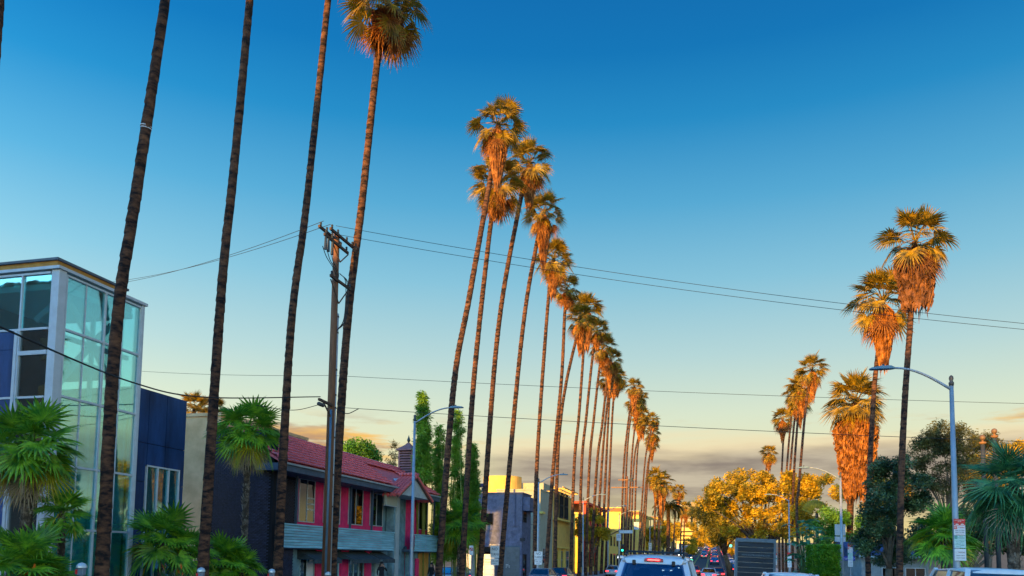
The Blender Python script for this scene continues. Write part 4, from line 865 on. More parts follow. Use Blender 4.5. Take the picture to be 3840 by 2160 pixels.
# ---------------------------------------------------------------- grey block building and neighbours
def grey_building():
    FX = -20.6; Y0 = GY(1957, FX, 4); Y1 = GY(1990, FX, 4); Yb = Y0
    xl = AY(1712, 1900, Yb).x; zt = AY(1900, 1850, Yb).z; gm = mat('grey_violet_stucco', (.115, .125, .20), .9, .3, 3, .5, 40)
    blk = mat('grey_block', (.13, .14, .215), .85, .2, 2, .25, 40, objrand=.1)
    t = thing('grey_block_building', 'grey violet two storey building with garage door behind the palm trunks', 'building', (xl/2+FX/2, Yb+2, gz(Yb)))
    w = MB(); w.box(xl, FX-.01, Yb+.02, Y1, -1, zt-.02); part('wall', w, gm, t)
    xs_ = AY(1862, 1900, Yb).x; zl = AY(1900, 1968, Yb).z; cw, chh = .4, .2; cm = MB(); cm.box(0, cw-.012, 0, .03, 0, chh-.012); cme = cm.mesh('concrete_block', blk); Ms = []
    k = 0; z = zl
    while z < zt-.1:
        x = xs_+(.2 if k % 2 else 0)
        while x < FX-.3: Ms.append(Matrix.Translation((x, Yb-.008, z))); x += cw
        z += chh; k += 1
    pieces(t, 'concrete_block', cme, Ms, 300)
    w = MB(); w.box(xs_-.05, FX, Yb-.06, Yb+.018, zl-.12, zl-.01); w.box(xl, FX, Yb-.05, Yb+.017, AY(1900, 1986, Yb).z-.1, AY(1900, 1986, Yb).z); part('ledge', w, gm, t)
    w = MB(); w.box(xl-.1, FX+.08, Yb-.1, Y1+.05, zt-.02, zt+.1); part('coping', w, gm, t)
    p = MB(); p.box(FX-.95, FX-.78, Yb-.14, Yb+.01, zl-.1, zt+.45); part('stub_post', p, gm, t)
    a, b = AY(1813, 1968, Yb), AY(1850, 1925, Yb); window(t, (a.x, Yb, a.z), XX, b.x-a.x, b.z-a.z, WST, darkroom, nx=1)
    a, b = AY(1722, 1968, Yb), AY(1795, 1925, Yb); window(t, (a.x, Yb, a.z), XX, b.x-a.x, b.z-a.z, WST, darkroom, nx=2)
    a, b = AY(1814, 2080, Yb), AY(1842, 2050, Yb); window(t, (a.x, Yb, a.z), XX, b.x-a.x, b.z-a.z, WST, darkroom, nx=1)
    # projecting box on the street side, street windows, lamp
    bx = MB(); za, zb = AX(1970, 1913, FX+.5).z, AX(1965, 1860, FX+.5).z; bx.box(FX-.2, FX+.75, Yb+.25, Y1-.2, za, zb); part('corner_box', bx, gm, t)
    a, b = AX(1960, 1958, FX), AX(1976, 1922, FX); window(t, (FX, Yb+.5, a.z), YX, 1.4, b.z-a.z, S, darkroom, nx=3, nz=2)
    window(t, (FX, Yb+.6, -.4), YX, 1.5, 2.4, S, darkroom, nx=3)
    lp = MB(); q = AX(1949, 2022, FX+.2); lp.cbox((FX+.1, Yb-.12, q.z), (.5, .22, .32)); part('wall_light', lp, darkroom, t)
    # garage door with slats
    a, b = AY(1884, 2160, Yb), AY(1949, 2052, Yb); zg = b.z; rc = MB(); rc.box(a.x-.02, b.x+.02, Yb-.03, Yb+.019, zg, zg+.16); part('door_head', rc, dark_trim, t)
    n = 11; hh = (zg+.8)/n
    for k in range(n):
        s = MB(); s.box(a.x, b.x, Yb-.02, Yb+.018, -.8+k*hh+.012, -.8+(k+1)*hh); part('door_slat', s, mat('slate_door', (.10, .115, .13), .6, .2, 2), t)
    nn = MB()
    for i in range(3):
        for k in range(3):
            if (i+k) % 3 != 1 or i == 0: nn.cbox((a.x+.42+i*.16, Yb-.03, .62+k*.13), (.12, .01, .035))
    part('stencil_marks', nn, paint_w, t)
    # sign board lettering
    q = AY(1860, 2043, Yb); text('Premium  Retail', .21, frame_M((q.x, Yb-.05, q.z), (1, 0, 0), (0, -1, 0)), paint_w, t)
    tr = MB(); qq = AY(1816, 2038, Yb); tr.prism([(qq.x-.14, Yb-.05, qq.z-.1), (qq.x+.14, Yb-.05, qq.z-.1), (qq.x, Yb-.05, qq.z+.14)], (0, -.02, 0)); part('red_emblem', tr, mat('red_paint', (.6, .04, .03), .5), t)
    # white panel boards with red and blue lettering in front
    wb = thing('panel_fence', 'white metal panel fence with lettering behind the palm trunks', 'fence', (AY(1800, 2100, Yb-1).x, Yb-1, gz(Yb)))
    y = Yb-1.0; x0, x1 = AY(1746, 2120, y).x, AY(1853, 2120, y).x; zt2 = AY(1810, 2078, y).z
    for k in range(5):
        h = (zt2+.7)/5; s = MB(); s.box(x0, x1, y, y+.04, -.7+k*h+.02, -.7+(k+1)*h); part('panel', s, mat('white_panel', (.62, .66, .70), .5, .08, 2), wb)
    for u in (1768, 1853, 1900):
        pass
    ps = MB()
    for q_ in (0, .33, .66, 1.): ps.box(x0+(x1-x0)*q_-.02, x0+(x1-x0)*q_+.02, y-.05, y, -.75, zt2)
    part('post', ps, alu, wb)
    for (u, v, s, sz) in ((1832, 2108, 'ACUPUNCTURE', .17), (1772, 2108, 'SALE', .2), (1833, 2098, 'PERFORMANCE', .12), (1852, 2106, 'SA', .2)):
        q = AY(u, v, y); text(s, sz, frame_M((q.x, y-.055, q.z), (1, 0, 0), (0, -1, 0)), dark_trim, wb)
grey_building()
ochre = mat('ochre_stucco', (.80, .50, .12), .85, .12, 1.2, .1, 30)
cream = mat('cream_stucco', (.84, .60, .14), .85, .1, 1., .1, 30)
sage = mat('sage_stucco', (.40, .40, .30), .85, .1, 1.5, .15, 40)
def roundhouse():
    D = 118; a, b = AD(1790, 1840, D), AD(1938, 1840, D); c = (a+b)/2; R0 = (b-a).length/2; zt = AD(1860, 1782, D).z
    t = thing('drum_building', 'golden lit building with a big round drum on its roof', 'building', (c.x, c.y+6, gz(112)))
    m = MB(); m.lathe((c.x, c.y+R0, AD(1860, 1850, D).z-4), [(R0, 0), (R0, zt-AD(1860, 1850, D).z+4)], 40); part('drum', m, ochre, t, False)
    z2 = AD(1900, 1846, D).z; m = MB(); m.box(AD(1700, 1850, D).x, AD(2046, 1850, D).x, c.y+.6, c.y+16, -1, z2); part('wall', m, ochre, t)
    m = MB(); x = AD(1915, 1815, D+3).x; m.box(x, AD(2046, 1815, D+3).x, c.y+3.2, c.y+12, z2, AD(1980, 1813, D+3).z); part('upper_storey', m, sage, t)
    m = MB(); x = AD(1795, 1838, D).x; m.box(x, AD(1846, 1838, D).x, c.y+.9, c.y+1.6, z2, z2+.45); part('roof_unit', m, ochre, t)
roundhouse()
def sage_building():
    FX = -20.6; Y0 = GY(2047, FX, 4)-3.2; t = block('sage_building', 'plain sage stucco building with shadowed front behind two dark trunks', AY(1985, 2000, Y0).x-4, FX, Y0, Y0+7, AY(2035, 1838, Y0).z, sage)
    p = MB(); z = AY(2040, 1926, Y0).z; p.box(FX-.2, FX+.35, Y0-.25, Y0+1.2, z, z+.25); part('canopy_slab', p, cream, t)
    p = MB(); p.bar((FX-8, Y0-.03, AY(2000, 1962, Y0).z), (FX, Y0-.03, AY(2045, 1968, Y0).z), .05); part('conduit', p, dark_trim, t)
    window(t, (FX+.002, Y0+1.5, 1.), YX, 2.2, 1.8, S, nx=2, nz=2)
sage_building()
def yellow_studio():
    FX = -20.8; Y0 = GY(2060, FX, 4)+1.5; zt = AY(2120, 1845, Y0).z; xr = FX; xl = AY(2045, 2000, Y0).x-3
    t = block('yellow_studio_building', 'yellow building with tall dark windows behind the palm trunks', xl, xr, Y0, Y0+15, zt, ochre)
    for i in range(3): window(t, (FX+.01, Y0+1.2+i*3.3, AX(2110, 1945, FX).z), YX, 2.4, 3.4, S, darkroom, nx=2, nz=2, fr=.18, dep=.16)
    for i in range(3): window(t, (FX+.01, Y0+1.5+i*3.6, .2), YX, 2.6, 2.4, S, alu, nx=2, nz=2)
    for (u, w_) in ((2060, 1.3),): window(t, (xr-3.2, Y0, 3.6), XX, 1.6, 3.2, WST, darkroom, nx=2, nz=2, fr=.12)
    p = MB()
    for i in range(6): p.bar((FX-.1, Y0+.5+i*1.9, zt+.5), (FX+1.5, Y0+.5+i*1.9, zt+.5), .12)
    for i in (0, 1): p.bar((FX+.2+i*1.1, Y0+.2, zt+.66), (FX+.2+i*1.1, Y0+11, zt+.66), .12)
    for i in range(4): p.bar((FX+.3, Y0+.6+i*3.2, zt-.1), (FX+.3, Y0+.6+i*3.2, zt+.6), .1)
    part('roof_trellis', p, ochre, t)
    p = MB(); p.box(FX-.1, FX+.5, Y0+.4, Y0+10.5, 2.9, 3.1); p.box(FX-.1, FX+.7, Y0+.2, Y0+11, AX(2110, 1950, FX).z-.25, AX(2110, 1950, FX).z-.05); part('ledge', p, cream, t)
    for i in range(3):
        p = MB(); p.box(FX+.02, FX+.3, Y0+.3+i*3.4, Y0+1.1+i*3.4, gz(Y0), 2.9); part('pier', p, cream, t)
yellow_studio()
def pergola_building():
    FX = -21.5; Y0 = GY(2155, FX, 4)+4; zt = AY(2200, 1900, Y0).z
    t = block('red_pergola_building', 'yellow shop row with a bright red roof pergola', AY(2090, 2000, Y0).x, FX, Y0, Y0+28, zt-1.2, cream)
    red = mat('pergola_red', (.62, .05, .03), .6, .1, 2); z = zt+.6; p = MB()
    p.box(FX-9, FX+.9, Y0+1, Y0+26, z, z+.35)
    part('pergola_roof', p, red, t)
    for i in range(5):
        p = MB(); p.box(FX+.3, FX+.65, Y0+2+i*5.5, Y0+2.4+i*5.5, gz(Y0), z); part('pergola_post', p, red, t)
    for i in range(5): window(t, (FX+.01, Y0+1.5+i*5.2, .3), YX, 3.4, 2.4, S, darkroom, nx=3)
    for i in range(5): window(t, (FX+.01, Y0+1.8+i*5.2, 4.0), YX, 2.6, 1.6, S, darkroom, nx=2)
pergola_building()
def row(name, label, ua, ub, vt, X, m, deep=18, wins=4, trim=None):
    ya, yb = GY(ua, X, 4), GY(ub, X, 4); z = AX(ua, vt, X).z; t = block(name, label, X-deep, X, ya, yb, z, m, z0=gz(ya)-2); L = yb-ya
    for i in range(wins):
        window(t, (X+.01, ya+L*(i+.25)/wins, gz(ya)+.8), YX, L/wins*.55, 2.2, S, darkroom, nx=2)
        if z-gz(ya) > 6.5: window(t, (X+.01, ya+L*(i+.3)/wins, gz(ya)+4.4), YX, L/wins*.4, 1.7, S, darkroom, nx=2)
    for i in range(3): window(t, (X-3.2-i*3.4, ya, gz(ya)+ (4.2 if z-gz(ya) > 6.5 else 1.2)), XX, 1.5, 1.7, WST, darkroom, nx=2)
    if trim:
        p = MB(); p.box(X-deep-.1, X+.12, ya-.12, yb+.1, z-.75, z-.02); part('roof_band', p, trim, t)
    return t
brown_band = mat('brown_band', (.28, .14, .06), .8, .15, 1)
row('corner_shop', 'bright yellow shop building with brown roof band beside the traffic signal', 2335, 2372, 1905, -20.4, cream, 20, 3, brown_band)
tt = row('corner_shop', 'tallest bright yellow block just left of the billboard', 2395, 2434, 1918, -19.8, cream, 14, 3, brown_band)
row('low_shop', 'low cream shop with boarded front left of the traffic arm', 2285, 2320, 1985, -19.4, cream, 10, 3)
row('far_shop', 'far low yellow shop beneath the billboard', 2446, 2490, 2000, -20, cream, 16, 3)
row('far_shop', 'far yellow shop with red sign at the date palm', 2500, 2535, 2025, -20, ochre, 16, 4)
row('far_shop', 'far white shop right of the date palm', 2545, 2580, 2040, -20.5, mat('white_stucco', (.66, .62, .52), .8, .1), 16, 4)
row('far_shop', 'farthest pale shop on the left kerb near the traffic', 2590, 2618, 2045, -21, cream, 16, 5)
def office_tower():
    D = 520; a, b = AD(2552, 2000, D), AD(2612, 2000, D); z = AD(2580, 1893, D).z
    t = thing('office_tower', 'dark grid fronted office tower far down the street', 'building', (a.x/2+b.x/2, a.y+8, gz(a.y)))
    w = b.x-a.x; m = MB(); m.box(a.x, a.x+w*.62, a.y, a.y+24, gz(a.y)-2, z); part('wall', m, mat('tower_dark', (.12, .10, .07), .5, .1), t)
    m = MB(); m.box(a.x+w*.64, b.x, a.y+4, a.y+24, gz(a.y)-2, z+2.); part('wing', m, mat('tower_bronze', (.30, .2, .08), .6), t)
    f = mat('tower_fin', (.55, .47, .3), .7)
    for i in range(9):
        m = MB(); m.box(a.x+w*.62*i/8-.12, a.x+w*.62*i/8+.12, a.y-.4, a.y-.003, gz(a.y), z); part('fin', m, f, t)
    for k in range(10):
        m = MB(); zz = gz(a.y)+(z-gz(a.y))*k/10; m.box(a.x, a.x+w*.62, a.y-.22, a.y-.004, zz, zz+.5); part('spandrel', m, f, t)
    D = 470; a, b = AD(2535, 2000, D), AD(2598, 2000, D); z = AD(2560, 1982, D).z
    t = thing('parking_structure', 'pale banded low office block below the dark tower', 'building', (a.x/2+b.x/2, a.y+6, gz(a.y)))
    m = MB(); m.box(a.x, b.x, a.y, a.y+20, gz(a.y)-2, z-.2); part('wall', m, darkroom, t)
    for k in range(4):
        m = MB(); zz = gz(a.y)+(z-gz(a.y))*k/4+1; m.box(a.x-.4, b.x+.4, a.y-.6, a.y+20, zz, zz+1.6); part('band', m, cream, t)
office_tower()
def billboard():
    Y = 215; t = thing('billboard', 'rooftop billboard frame with raised name lettering above yellow shops', 'billboard', (AY(2455, 2000, Y).x, Y, gz(Y)))
    a, b = AY(2434, 1950, Y), AY(2482, 1937, Y); m = MB(); m.box(a.x, b.x, Y, Y+.3, a.z, b.z); part('sign_board', m, brown_band, t)
    text('Bonhams', 1.15, frame_M(((a.x+b.x)/2, Y-.06, (a.z+b.z)/2), (1, 0, 0), (0, -1, 0)), paint_y, t)
    a2, b2 = AY(2434, 1982, Y), AY(2482, 1974, Y); m = MB(); m.box(a2.x, b2.x, Y, Y+.3, a2.z, b2.z); part('sign_board', m, cream, t)
    text('AUCTION HOUSE', .6, frame_M(((a2.x+b2.x)/2, Y-.06, (a2.z+b2.z)/2), (1, 0, 0), (0, -1, 0)), brown_band, t)
    m = MB()
    for q in (.1, .36, .63, .9): x = a.x+(b.x-a.x)*q; m.bar((x, Y+.15, gz(Y)), (x, Y+.15, a.z+.2), .22)
    part('scaffold', m, brown_band, t)
billboard()
# right side house and fence glimpsed through the trees
def house():
    D = 56; a, b = AD(3230, 2085, D), AD(3480, 2085, D); t = thing('blue_roof_house', 'low house with blue shingle roof behind the dark leafy tree', 'house', ((a.x+b.x)/2, a.y+3, gz(a.y)))
    d = (b-a); d.z = 0; L = d.length; d.normalize(); n = V((d.y, -d.x, 0)); z1 = AD(3300, 2085, D).z; z2 = AD(3300, 2030, D).z; p0 = V((a.x, a.y, gz(a.y)))
    m = MB(); m.pbox(p0-n*.0, d*L, -n*6, ZU*(z1-p0.z)); part('wall', m, mat('house_wall', (.30, .36, .40), .8), t)
    rm = mat('blue_shingle', (.06, .10, .22), .8, .35, 6, .4, 30); m = MB(); q = V((a.x, a.y, z1)); e = n*.5
    m.prism([q+e-d*.4, q-n*3-d*.4+ZU*(z2-z1), q-n*6.5-d*.4], d*(L+.8)); part('roof', m, rm, t)
    m = MB(); m.pbox(q+e-d*.4-ZU*.12+n*.003, d*(L+.8), n*.06, ZU*.14); part('gutter', m, mat('pale_gutter', (.45, .55, .58), .6), t)
    window(t, p0+d*L*.3+ZU*.9+n*.01, d, 1.4, 1.1, n, white_metal)
    window(t, p0+d*L*.65+ZU*.9+n*.01, d, 1.4, 1.1, n, white_metal)
house()
# unseen blocks added behind and beside the viewpoint to shade palms and near street
shade_m = mat('grey_render', (.34, .33, .32), .85, .12, .6)
def shade_block(name, label, x0, x1, y0, y1, h):
    t = block(name, label, x0, x1, y0, y1, h, shade_m, parapet=.3); r = int((h-1)/3.2); c = max(1, int((x1-x0)/3.)); c2 = max(1, int((y1-y0)/3.4)); f = MB()
    for k in range(r):
        for i in range(c2): f.pbox((x1+.002, y0+(i+.25)*(y1-y0)/c2, 1.2+k*3.2), (0, 1.6, 0), (.04, 0, 0), (0, 0, 1.5))
        for i in range(c): f.pbox((x0+(i+.25)*(x1-x0)/c, y1+.002, 1.2+k*3.2), (1.5, 0, 0), (0, .04, 0), (0, 0, 1.5))
    part('windows', f, glass_dark, t)
shade_block('shading_block', 'added tall slim shading block on the left beside the viewpoint', -24.2, -20.8, -14, 5, 22.5)
shade_block('shading_block', 'added broad shading block behind the viewpoint on the left', -50, -28.5, -36, 0, 19.2)
shade_block('shading_block', 'added slim shading block on the left further behind the viewpoint', -27.6, -24.6, -66, -56, 25)
shade_block('shading_block', 'added long shading block on the left well behind the viewpoint', -24.4, -20.8, -76, -50, 19)
shade_block('shading_block', 'added low shading block on the left just behind the viewpoint', -27, -20.8, -36, -15, 16)
# ================================================================ street furniture
pole_grey = mat('pole_galvanised', (.30, .36, .42), .45, .12, 3, metal=.2)
pole_dark = mat('pole_dark', (.05, .06, .07), .5, .2, 3)
wood_pole = mat('pole_wood', (.20, .09, .045), .9, .3, 2.5, .4, 20, stretch=(3, 3, .25))
wire_m = mat('black_wire', (.015, .018, .02), .7)
sign_white = mat('sign_white', (.72, .73, .74), .5, .04); sign_red = mat('sign_red', (.70, .03, .03), .5, .05); sign_green = mat('sign_teal', (.03, .28, .22), .5, .05)
sign_blue = mat('sign_blue', (.01, .03, .42), .45, .05); sign_black = mat('sign_black', (.02, .02, .025), .6); sign_orange = mat('sign_orange', (.85, .28, .02), .5, .05); sign_pale = mat('sign_pale_teal', (.50, .70, .68), .5, .05)
def street_lamp(label, X, u, top_v, reach, group, head=1., lean=0.):
    Y = GY(u, X, 4); z0 = gz(Y)+.135; T = AX(u, top_v, X); T = V((X, Y, T.z)); t = thing('street_lamp', label, 'street lamp', (X, Y, z0), group)
    m = MB(); m.lathe((X, Y, z0), [(.17, 0), (.17, .35), (.11, .5), (.1, 2.5), (.065, T.z-z0-.2)], 14); part('pole', m, pole_grey, t, True)
    m = MB(); m.lathe((X, Y, T.z-.22), [(.075, 0), (.085, .1), (.05, .16), (.075, .24), (.06, .32), (.01, .36)], 10); part('finial', m, pole_dark, t, True)
    pts = []
    for i in range(9):
        q = i/8; pts.append(V((X+reach*q*.8, Y-.15*q, T.z-.35+.78*math.sin(q*math.pi/2))))
    m = MB(); m.tube(pts, [.05-.015*i/8 for i in range(9)], 8); part('arm', m, pole_grey, t, True)
    e = pts[-1]; sg = 1 if reach > 0 else -1; m = MB()
    for (a, w, h) in ((0, .06, .05), (.12, .13, .1), (.4, .15, .1), (.72, .13, .06), (.8, .06, .03)): m.v += [(e.x+sg*a*head, e.y-w, e.z-.03), (e.x+sg*a*head, e.y+w, e.z-.03), (e.x+sg*a*head, e.y+w*.7, e.z+h-.02), (e.x+sg*a*head, e.y-w*.7, e.z+h-.02)]
    m.f += [(4*i+k, 4*i+(k+1) % 4, 4*i+4+(k+1) % 4, 4*i+4+k) for i in range(4) for k in range(4)]+[(0, 1, 2, 3), (19, 18, 17, 16)]
    h = part('lamp_head', m, mat('lamp_head_grey', (.16, .24, .28), .5), t); m = MB(); m.lathe((e.x+sg*.35*head, e.y, e.z+.06), [(.04, 0), (.04, .09)], 8); part('photocell', m, pole_dark, h)
    return t, V((X, Y, z0)), T
LG, RG2 = 'street lamps on the left', 'street lamps on the right'
street_lamp('nearest left street lamp, beside the roof cupola', -16.6, 1547, 1560, 2.6, LG)
street_lamp('second left street lamp, behind a dark palm trunk at the sage building', -16.6, 2018, 1798, 2.5, LG)
street_lamp('yellow lit left street lamp right of the yellow studio', -16.6, 2186, 1868, 2.6, LG)
street_lamp('left street lamp right of the red pergola', -16.6, 2280, 1908, 2.6, LG)
street_lamp('left street lamp nearest the traffic signal arm', -16.6, 2322, 1925, 2.6, LG)
street_lamp('farthest left street lamp beneath the billboard', -16.6, 2437, 1972, 2.6, LG)
r1, rb, rt = street_lamp('tall right street lamp with parking signs on its pole', 7.4, 3580, 1412, -2.2, RG2)
street_lamp('right street lamp left of the thatch skirted palm', 7.4, 3155, 1775, -2.4, RG2)
street_lamp('right street lamp among the cluster of five palms', 7.4, 2960, 1866, -2.4, RG2)
street_lamp('far right street lamp above the box truck', 7.4, 2900, 1905, -2.4, RG2)
def plate(parent, c, w, h, m, n=(0, -1, 0), bev=.02, name='plate', th=.012):
    b = MB(); b.cbox((c[0], c[1], c[2]), (w, th, h)); return part(name, b, m, parent, bev=min(bev, .004))
def lines(parent, c, rows):      # rows: (text, size, dx, dz, material, squeeze)
    for (s, sz, dx, dz, m, q) in rows: text(s, sz, frame_M((c[0]+dx, c[1]-.009, c[2]+dz), (1, 0, 0), (0, -1, 0)), m, parent, sx=q, ext=.001)
def parking_stack(label, X, u, v0, v1, wpx, post=True, full=True, group='stacked parking signs', Y=None):
    Y = GY(u, X, 1.5) if Y is None else Y; a, b = AY(u, v0, Y), AY(u, v1, Y); H = a.z-b.z; w = AY(u+wpx/2, v0, Y).x-AY(u-wpx/2, v0, Y).x; x = a.x; y = Y-.1
    t = thing('parking_sign_stack', label, 'sign', (x, Y, gz(Y)), group)
    if post:
        m = MB(); m.tube([(x, Y-.03, gz(Y)), (x, Y-.03, a.z+.05)], .028, 8); part('post', m, pole_grey, t)
    zc = a.z
    def pl(fr, m):
        nonlocal zc
        h = H*fr; o = plate(t, (x, y, zc-h/2), w, h*.97, m); c = (x, y, zc-h/2); zc -= h; return o, c, h
    o, c, h = pl(.105, sign_red); k = w/.42
    if full: lines(o, c, [('ANTI-GRIDLOCK', .05*k, 0, .03*k, paint_w, .92), ('ZONE', .05*k, 0, -.025*k, paint_w, 1)])
    o, c, h = pl(.29, sign_white); r = plate(o, (x, y-.008, c[2]+h*.40), w*.97, h*.17, sign_red, name='red_band', th=.006)
    if full:
        for sx in (-.09, .1):
            m = MB(); q = V((x+sx*k, y-.014, c[2]+h*.40)); m.prism([q+V((-.065*k, 0, -.015*k)), q+V((.065*k, 0, -.015*k)), q+V((.06*k, 0, .005*k)), q+V((.03*k, 0, .008*k)), q+V((.015*k, 0, .025*k)), q+V((-.025*k, 0, .025*k)), q+V((-.045*k, 0, .006*k)), q+V((-.065*k, 0, .002*k))], (0, -.002, 0)); part('tow_pictogram', m, paint_w, o)
        b2 = plate(o, (x-w*.34, y-.008, c[2]+h*.14), w*.29, h*.24, sign_red, name='red_square', th=.006)
        lines(o, (x, y-.004, c[2]), [('NO', .10*k, -w*.34, h*.14, paint_w, .9), ('STOPPING', .085*k, w*.15, h*.14, sign_red, .62), ('7AM TO 9AM', .065*k, 0, -h*.10, sign_black, .9), ('4PM TO 7PM', .065*k, 0, -h*.27, sign_black, .9), ('EXCEPT SAT & SUN', .032*k, 0, -h*.41, sign_red, .95)])
    o, c, h = pl(.30, sign_pale); 
    g2 = plate(o, (x-w*.34, y-.008, c[2]+h*.36), w*.26, h*.25, sign_green, name='green_square', th=.006) if full else plate(o, (x, y-.008, c[2]+h*.36), w*.98, h*.25, sign_green, name='green_band', th=.006)
    if full:
        lines(o, (x, y-.004, c[2]), [('1', .11*k, -w*.34, h*.36, paint_w, 1), ('HOUR', .045*k, w*.1, h*.43, sign_green, 1), ('PARKING', .08*k, w*.14, h*.29, sign_green, .72), ('MON', .05*k, -w*.24, -h*.0, sign_green, .9), ('SAT', .05*k, -w*.24, -h*.14, sign_green, .9), ('8AM', .07*k, w*.22, -h*.0, sign_green, .9), ('TO', .03*k, w*.22, -h*.13, sign_green, 1), ('9PM', .07*k, w*.22, -h*.28, sign_green, .9), ('SUN', .05*k, -w*.24, -h*.36, sign_green, .9)])
        plate(o, (x, y-.008, c[2]+h*.13), w*.97, h*.025, sign_green, name='rule', th=.004); plate(o, (x, y-.008, c[2]-h*.18), .008, h*.58, sign_green, name='rule', th=.004); plate(o, (x-w*.25, y-.008, c[2]-h*.2), w*.47, .008, sign_green, name='rule', th=.004)
    zc -= H*.01; o, c, h = pl(.29, sign_white)
    if full: lines(o, c, [('NO', .12*k, -w*.33, h*.18, mat('sign_faded', (.62, .60, .62), .5, .03), .8), ('PARKING', .09*k, w*.13, h*.18, mat('sign_maroon', (.18, .02, .03), .5), .65), ('12 MIDNITE TO 7AM SAT', .055*k, 0, -h*.07, sign_black, .52), ('12 MIDNITE TO 7AM SUN', .055*k, 0, -h*.27, sign_black, .52)])
    else: lines(o, c, [('PARKING', .09*k, 0, h*.1, sign_black, .65), ('SAT SUN', .08*k, 0, -h*.15, sign_black, .6)])
    return t
parking_stack('nearest parking sign stack, fixed to the tall right street lamp pole', 7.4, 3594, 1946, 2104, 43, False, Y=rb.y-.06)
parking_stack('parking sign stack before the thatch skirted palm', 7.5, 3187, 2039, 2126, 18.5)
parking_stack('parking sign stack on the lamp pole in the palm cluster', 7.2, 2960, 2072, 2128, 15.5, False, False)
parking_stack('farthest parking sign stack right beside the box truck', 7.5, 2908, 2075, 2119, 9.5, True, False)
def no_turns(label, X, u, v0, v1, wpx, hours='11PM - 7AM', group='no turns signs'):
    Y = GY(u, X, 1.5); a, b = AY(u, v0, Y), AY(u, v1, Y); w = AY(u+wpx/2, v0, Y).x-AY(u-wpx/2, v0, Y).x; H = a.z-b.z; x = a.x; t = thing('no_turns_sign', label, 'sign', (x, Y, gz(Y)), group)
    m = MB(); m.tube([(x, Y+.03, gz(Y)), (x, Y+.03, a.z)], .03, 8); part('post', m, pole_grey, t); k = w/.6
    o = plate(t, (x, Y-.02, a.z-H*.31), w, H*.62, sign_white); lines(o, (x, Y-.02, a.z-H*.31), [('NO', .27*k, 0, H*.14, sign_black, .95), ('TURNS', .23*k, 0, -H*.13, sign_black, .78)])
    o2 = plate(t, (x, Y-.02, a.z-H*.82), w*.92, H*.34, sign_white); lines(o2, (x, Y-.02, a.z-H*.80), [(hours, .15*k, 0, .02, sign_black, .62), ('NIGHTLY', .07*k, 0, -H*.11, sign_black, .9)])
    return t
no_turns('left no turns sign between two dark palm trunks', -16.4, 1856, 2047, 2120, 33)
no_turns('left no turns sign half hidden by a palm trunk at the sage building', -16.4, 2019, 2068, 2118, 30)
no_turns('right no turns sign beside the clipped hedge', 7.6, 3027, 2090, 2143, 35)
no_turns('small far no turns sign behind the roof rack of the white car', -16.4, 2438, 2036, 2066, 11)
def misc_signs():
    Y = GY(1768, -16.4, 1.5); a, b = AY(1768, 2046, Y), AY(1768, 2082, Y); t = thing('no_parking_sign', 'small no parking pictogram sign between dark palm trunks', 'sign', (a.x, Y, gz(Y)))
    m = MB(); m.tube([(a.x, Y+.03, gz(Y)), (a.x, Y+.03, a.z)], .025, 8); part('post', m, pole_grey, t); h = a.z-b.z; o = plate(t, (a.x, Y-.01, (a.z+b.z)/2), h*.42, h, sign_white)
    m = MB(); c = V((a.x, Y-.02, (a.z+b.z)/2+h*.12)); m.tube([c+V((math.cos(i*.524)*h*.15, 0, math.sin(i*.524)*h*.15)) for i in range(13)], .02, 6); m.bar(c+V((-.1, 0, .1)), c+V((.1, 0, -.1)), .03); part('prohibition_ring', m, sign_red, o)
    # orange diamond
    Y = GY(3026, 6.9, 1.0); a = AY(3026, 2142, Y); t = thing('diamond_warning_sign', 'orange diamond warning sign peeking over the white car roof', 'sign', (a.x, Y, gz(Y)))
    s = .52; b = MB(); b.prism([(a.x, Y, a.z), (a.x+s, Y, a.z-s), (a.x, Y, a.z-2*s), (a.x-s, Y, a.z-s)], (0, .012, 0)); o = part('plate', b, sign_orange, t)
    m = MB(); m.prism([(a.x-.06, Y-.005, a.z-.5), (a.x+.06, Y-.005, a.z-.5), (a.x+.2, Y-.005, a.z-.2), (a.x+.1, Y-.005, a.z-.14)], (0, -.003, 0)); part('symbol', m, sign_black, o)
    m = MB(); m.tube([(a.x, Y+.04, gz(Y)), (a.x, Y+.04, a.z-.3)], .03, 8); part('post', m, pole_grey, t)
    # blank sign backs on second right lamp
    Y = GY(3150, 7.4, 3)-.12; t = thing('sign_backs', 'two blank grey sign backs on the pole left of the thatch palm', 'sign', (AY(3150, 2000, Y).x, Y, gz(Y)))
    for (v0, v1) in ((1966, 2008), (2012, 2032)):
        a, b = AY(3130, v0, Y), AY(3171, v1, Y); plate(t, ((a.x+b.x)/2, Y, (a.z+b.z)/2), b.x-a.x, a.z-b.z, mat('bare_aluminium', (.48, .50, .53), .5, .08, 3))
    # blue street name plate
    Y = GY(3187, 7.7, 2)+.5; a, b = AY(3163, 2086, Y), AY(3206, 2102, Y); t = thing('street_name_sign', 'blue street name sign half hidden by a parking sign stack', 'sign', (a.x, Y, gz(Y)))
    o = plate(t, ((a.x+b.x)/2, Y, (a.z+b.z)/2), b.x-a.x, a.z-b.z, sign_blue); lines(o, ((a.x+b.x)/2, Y, (a.z+b.z)/2), [('Ogden Dr', .2, 0, 0, paint_w, .9)])
    m = MB(); m.tube([(a.x-.02, Y, gz(Y)), (a.x-.02, Y, a.z+.1)], .03, 8); part('post', m, pole_grey, t)
misc_signs()
lens_g = emit('signal_green', (.02, .95, .55), 4.); lens_off = mat('signal_lens_off', (.10, .02, .01), .3); amber = mat('signal_yellow_case', (.60, .36, .02), .5, .1)
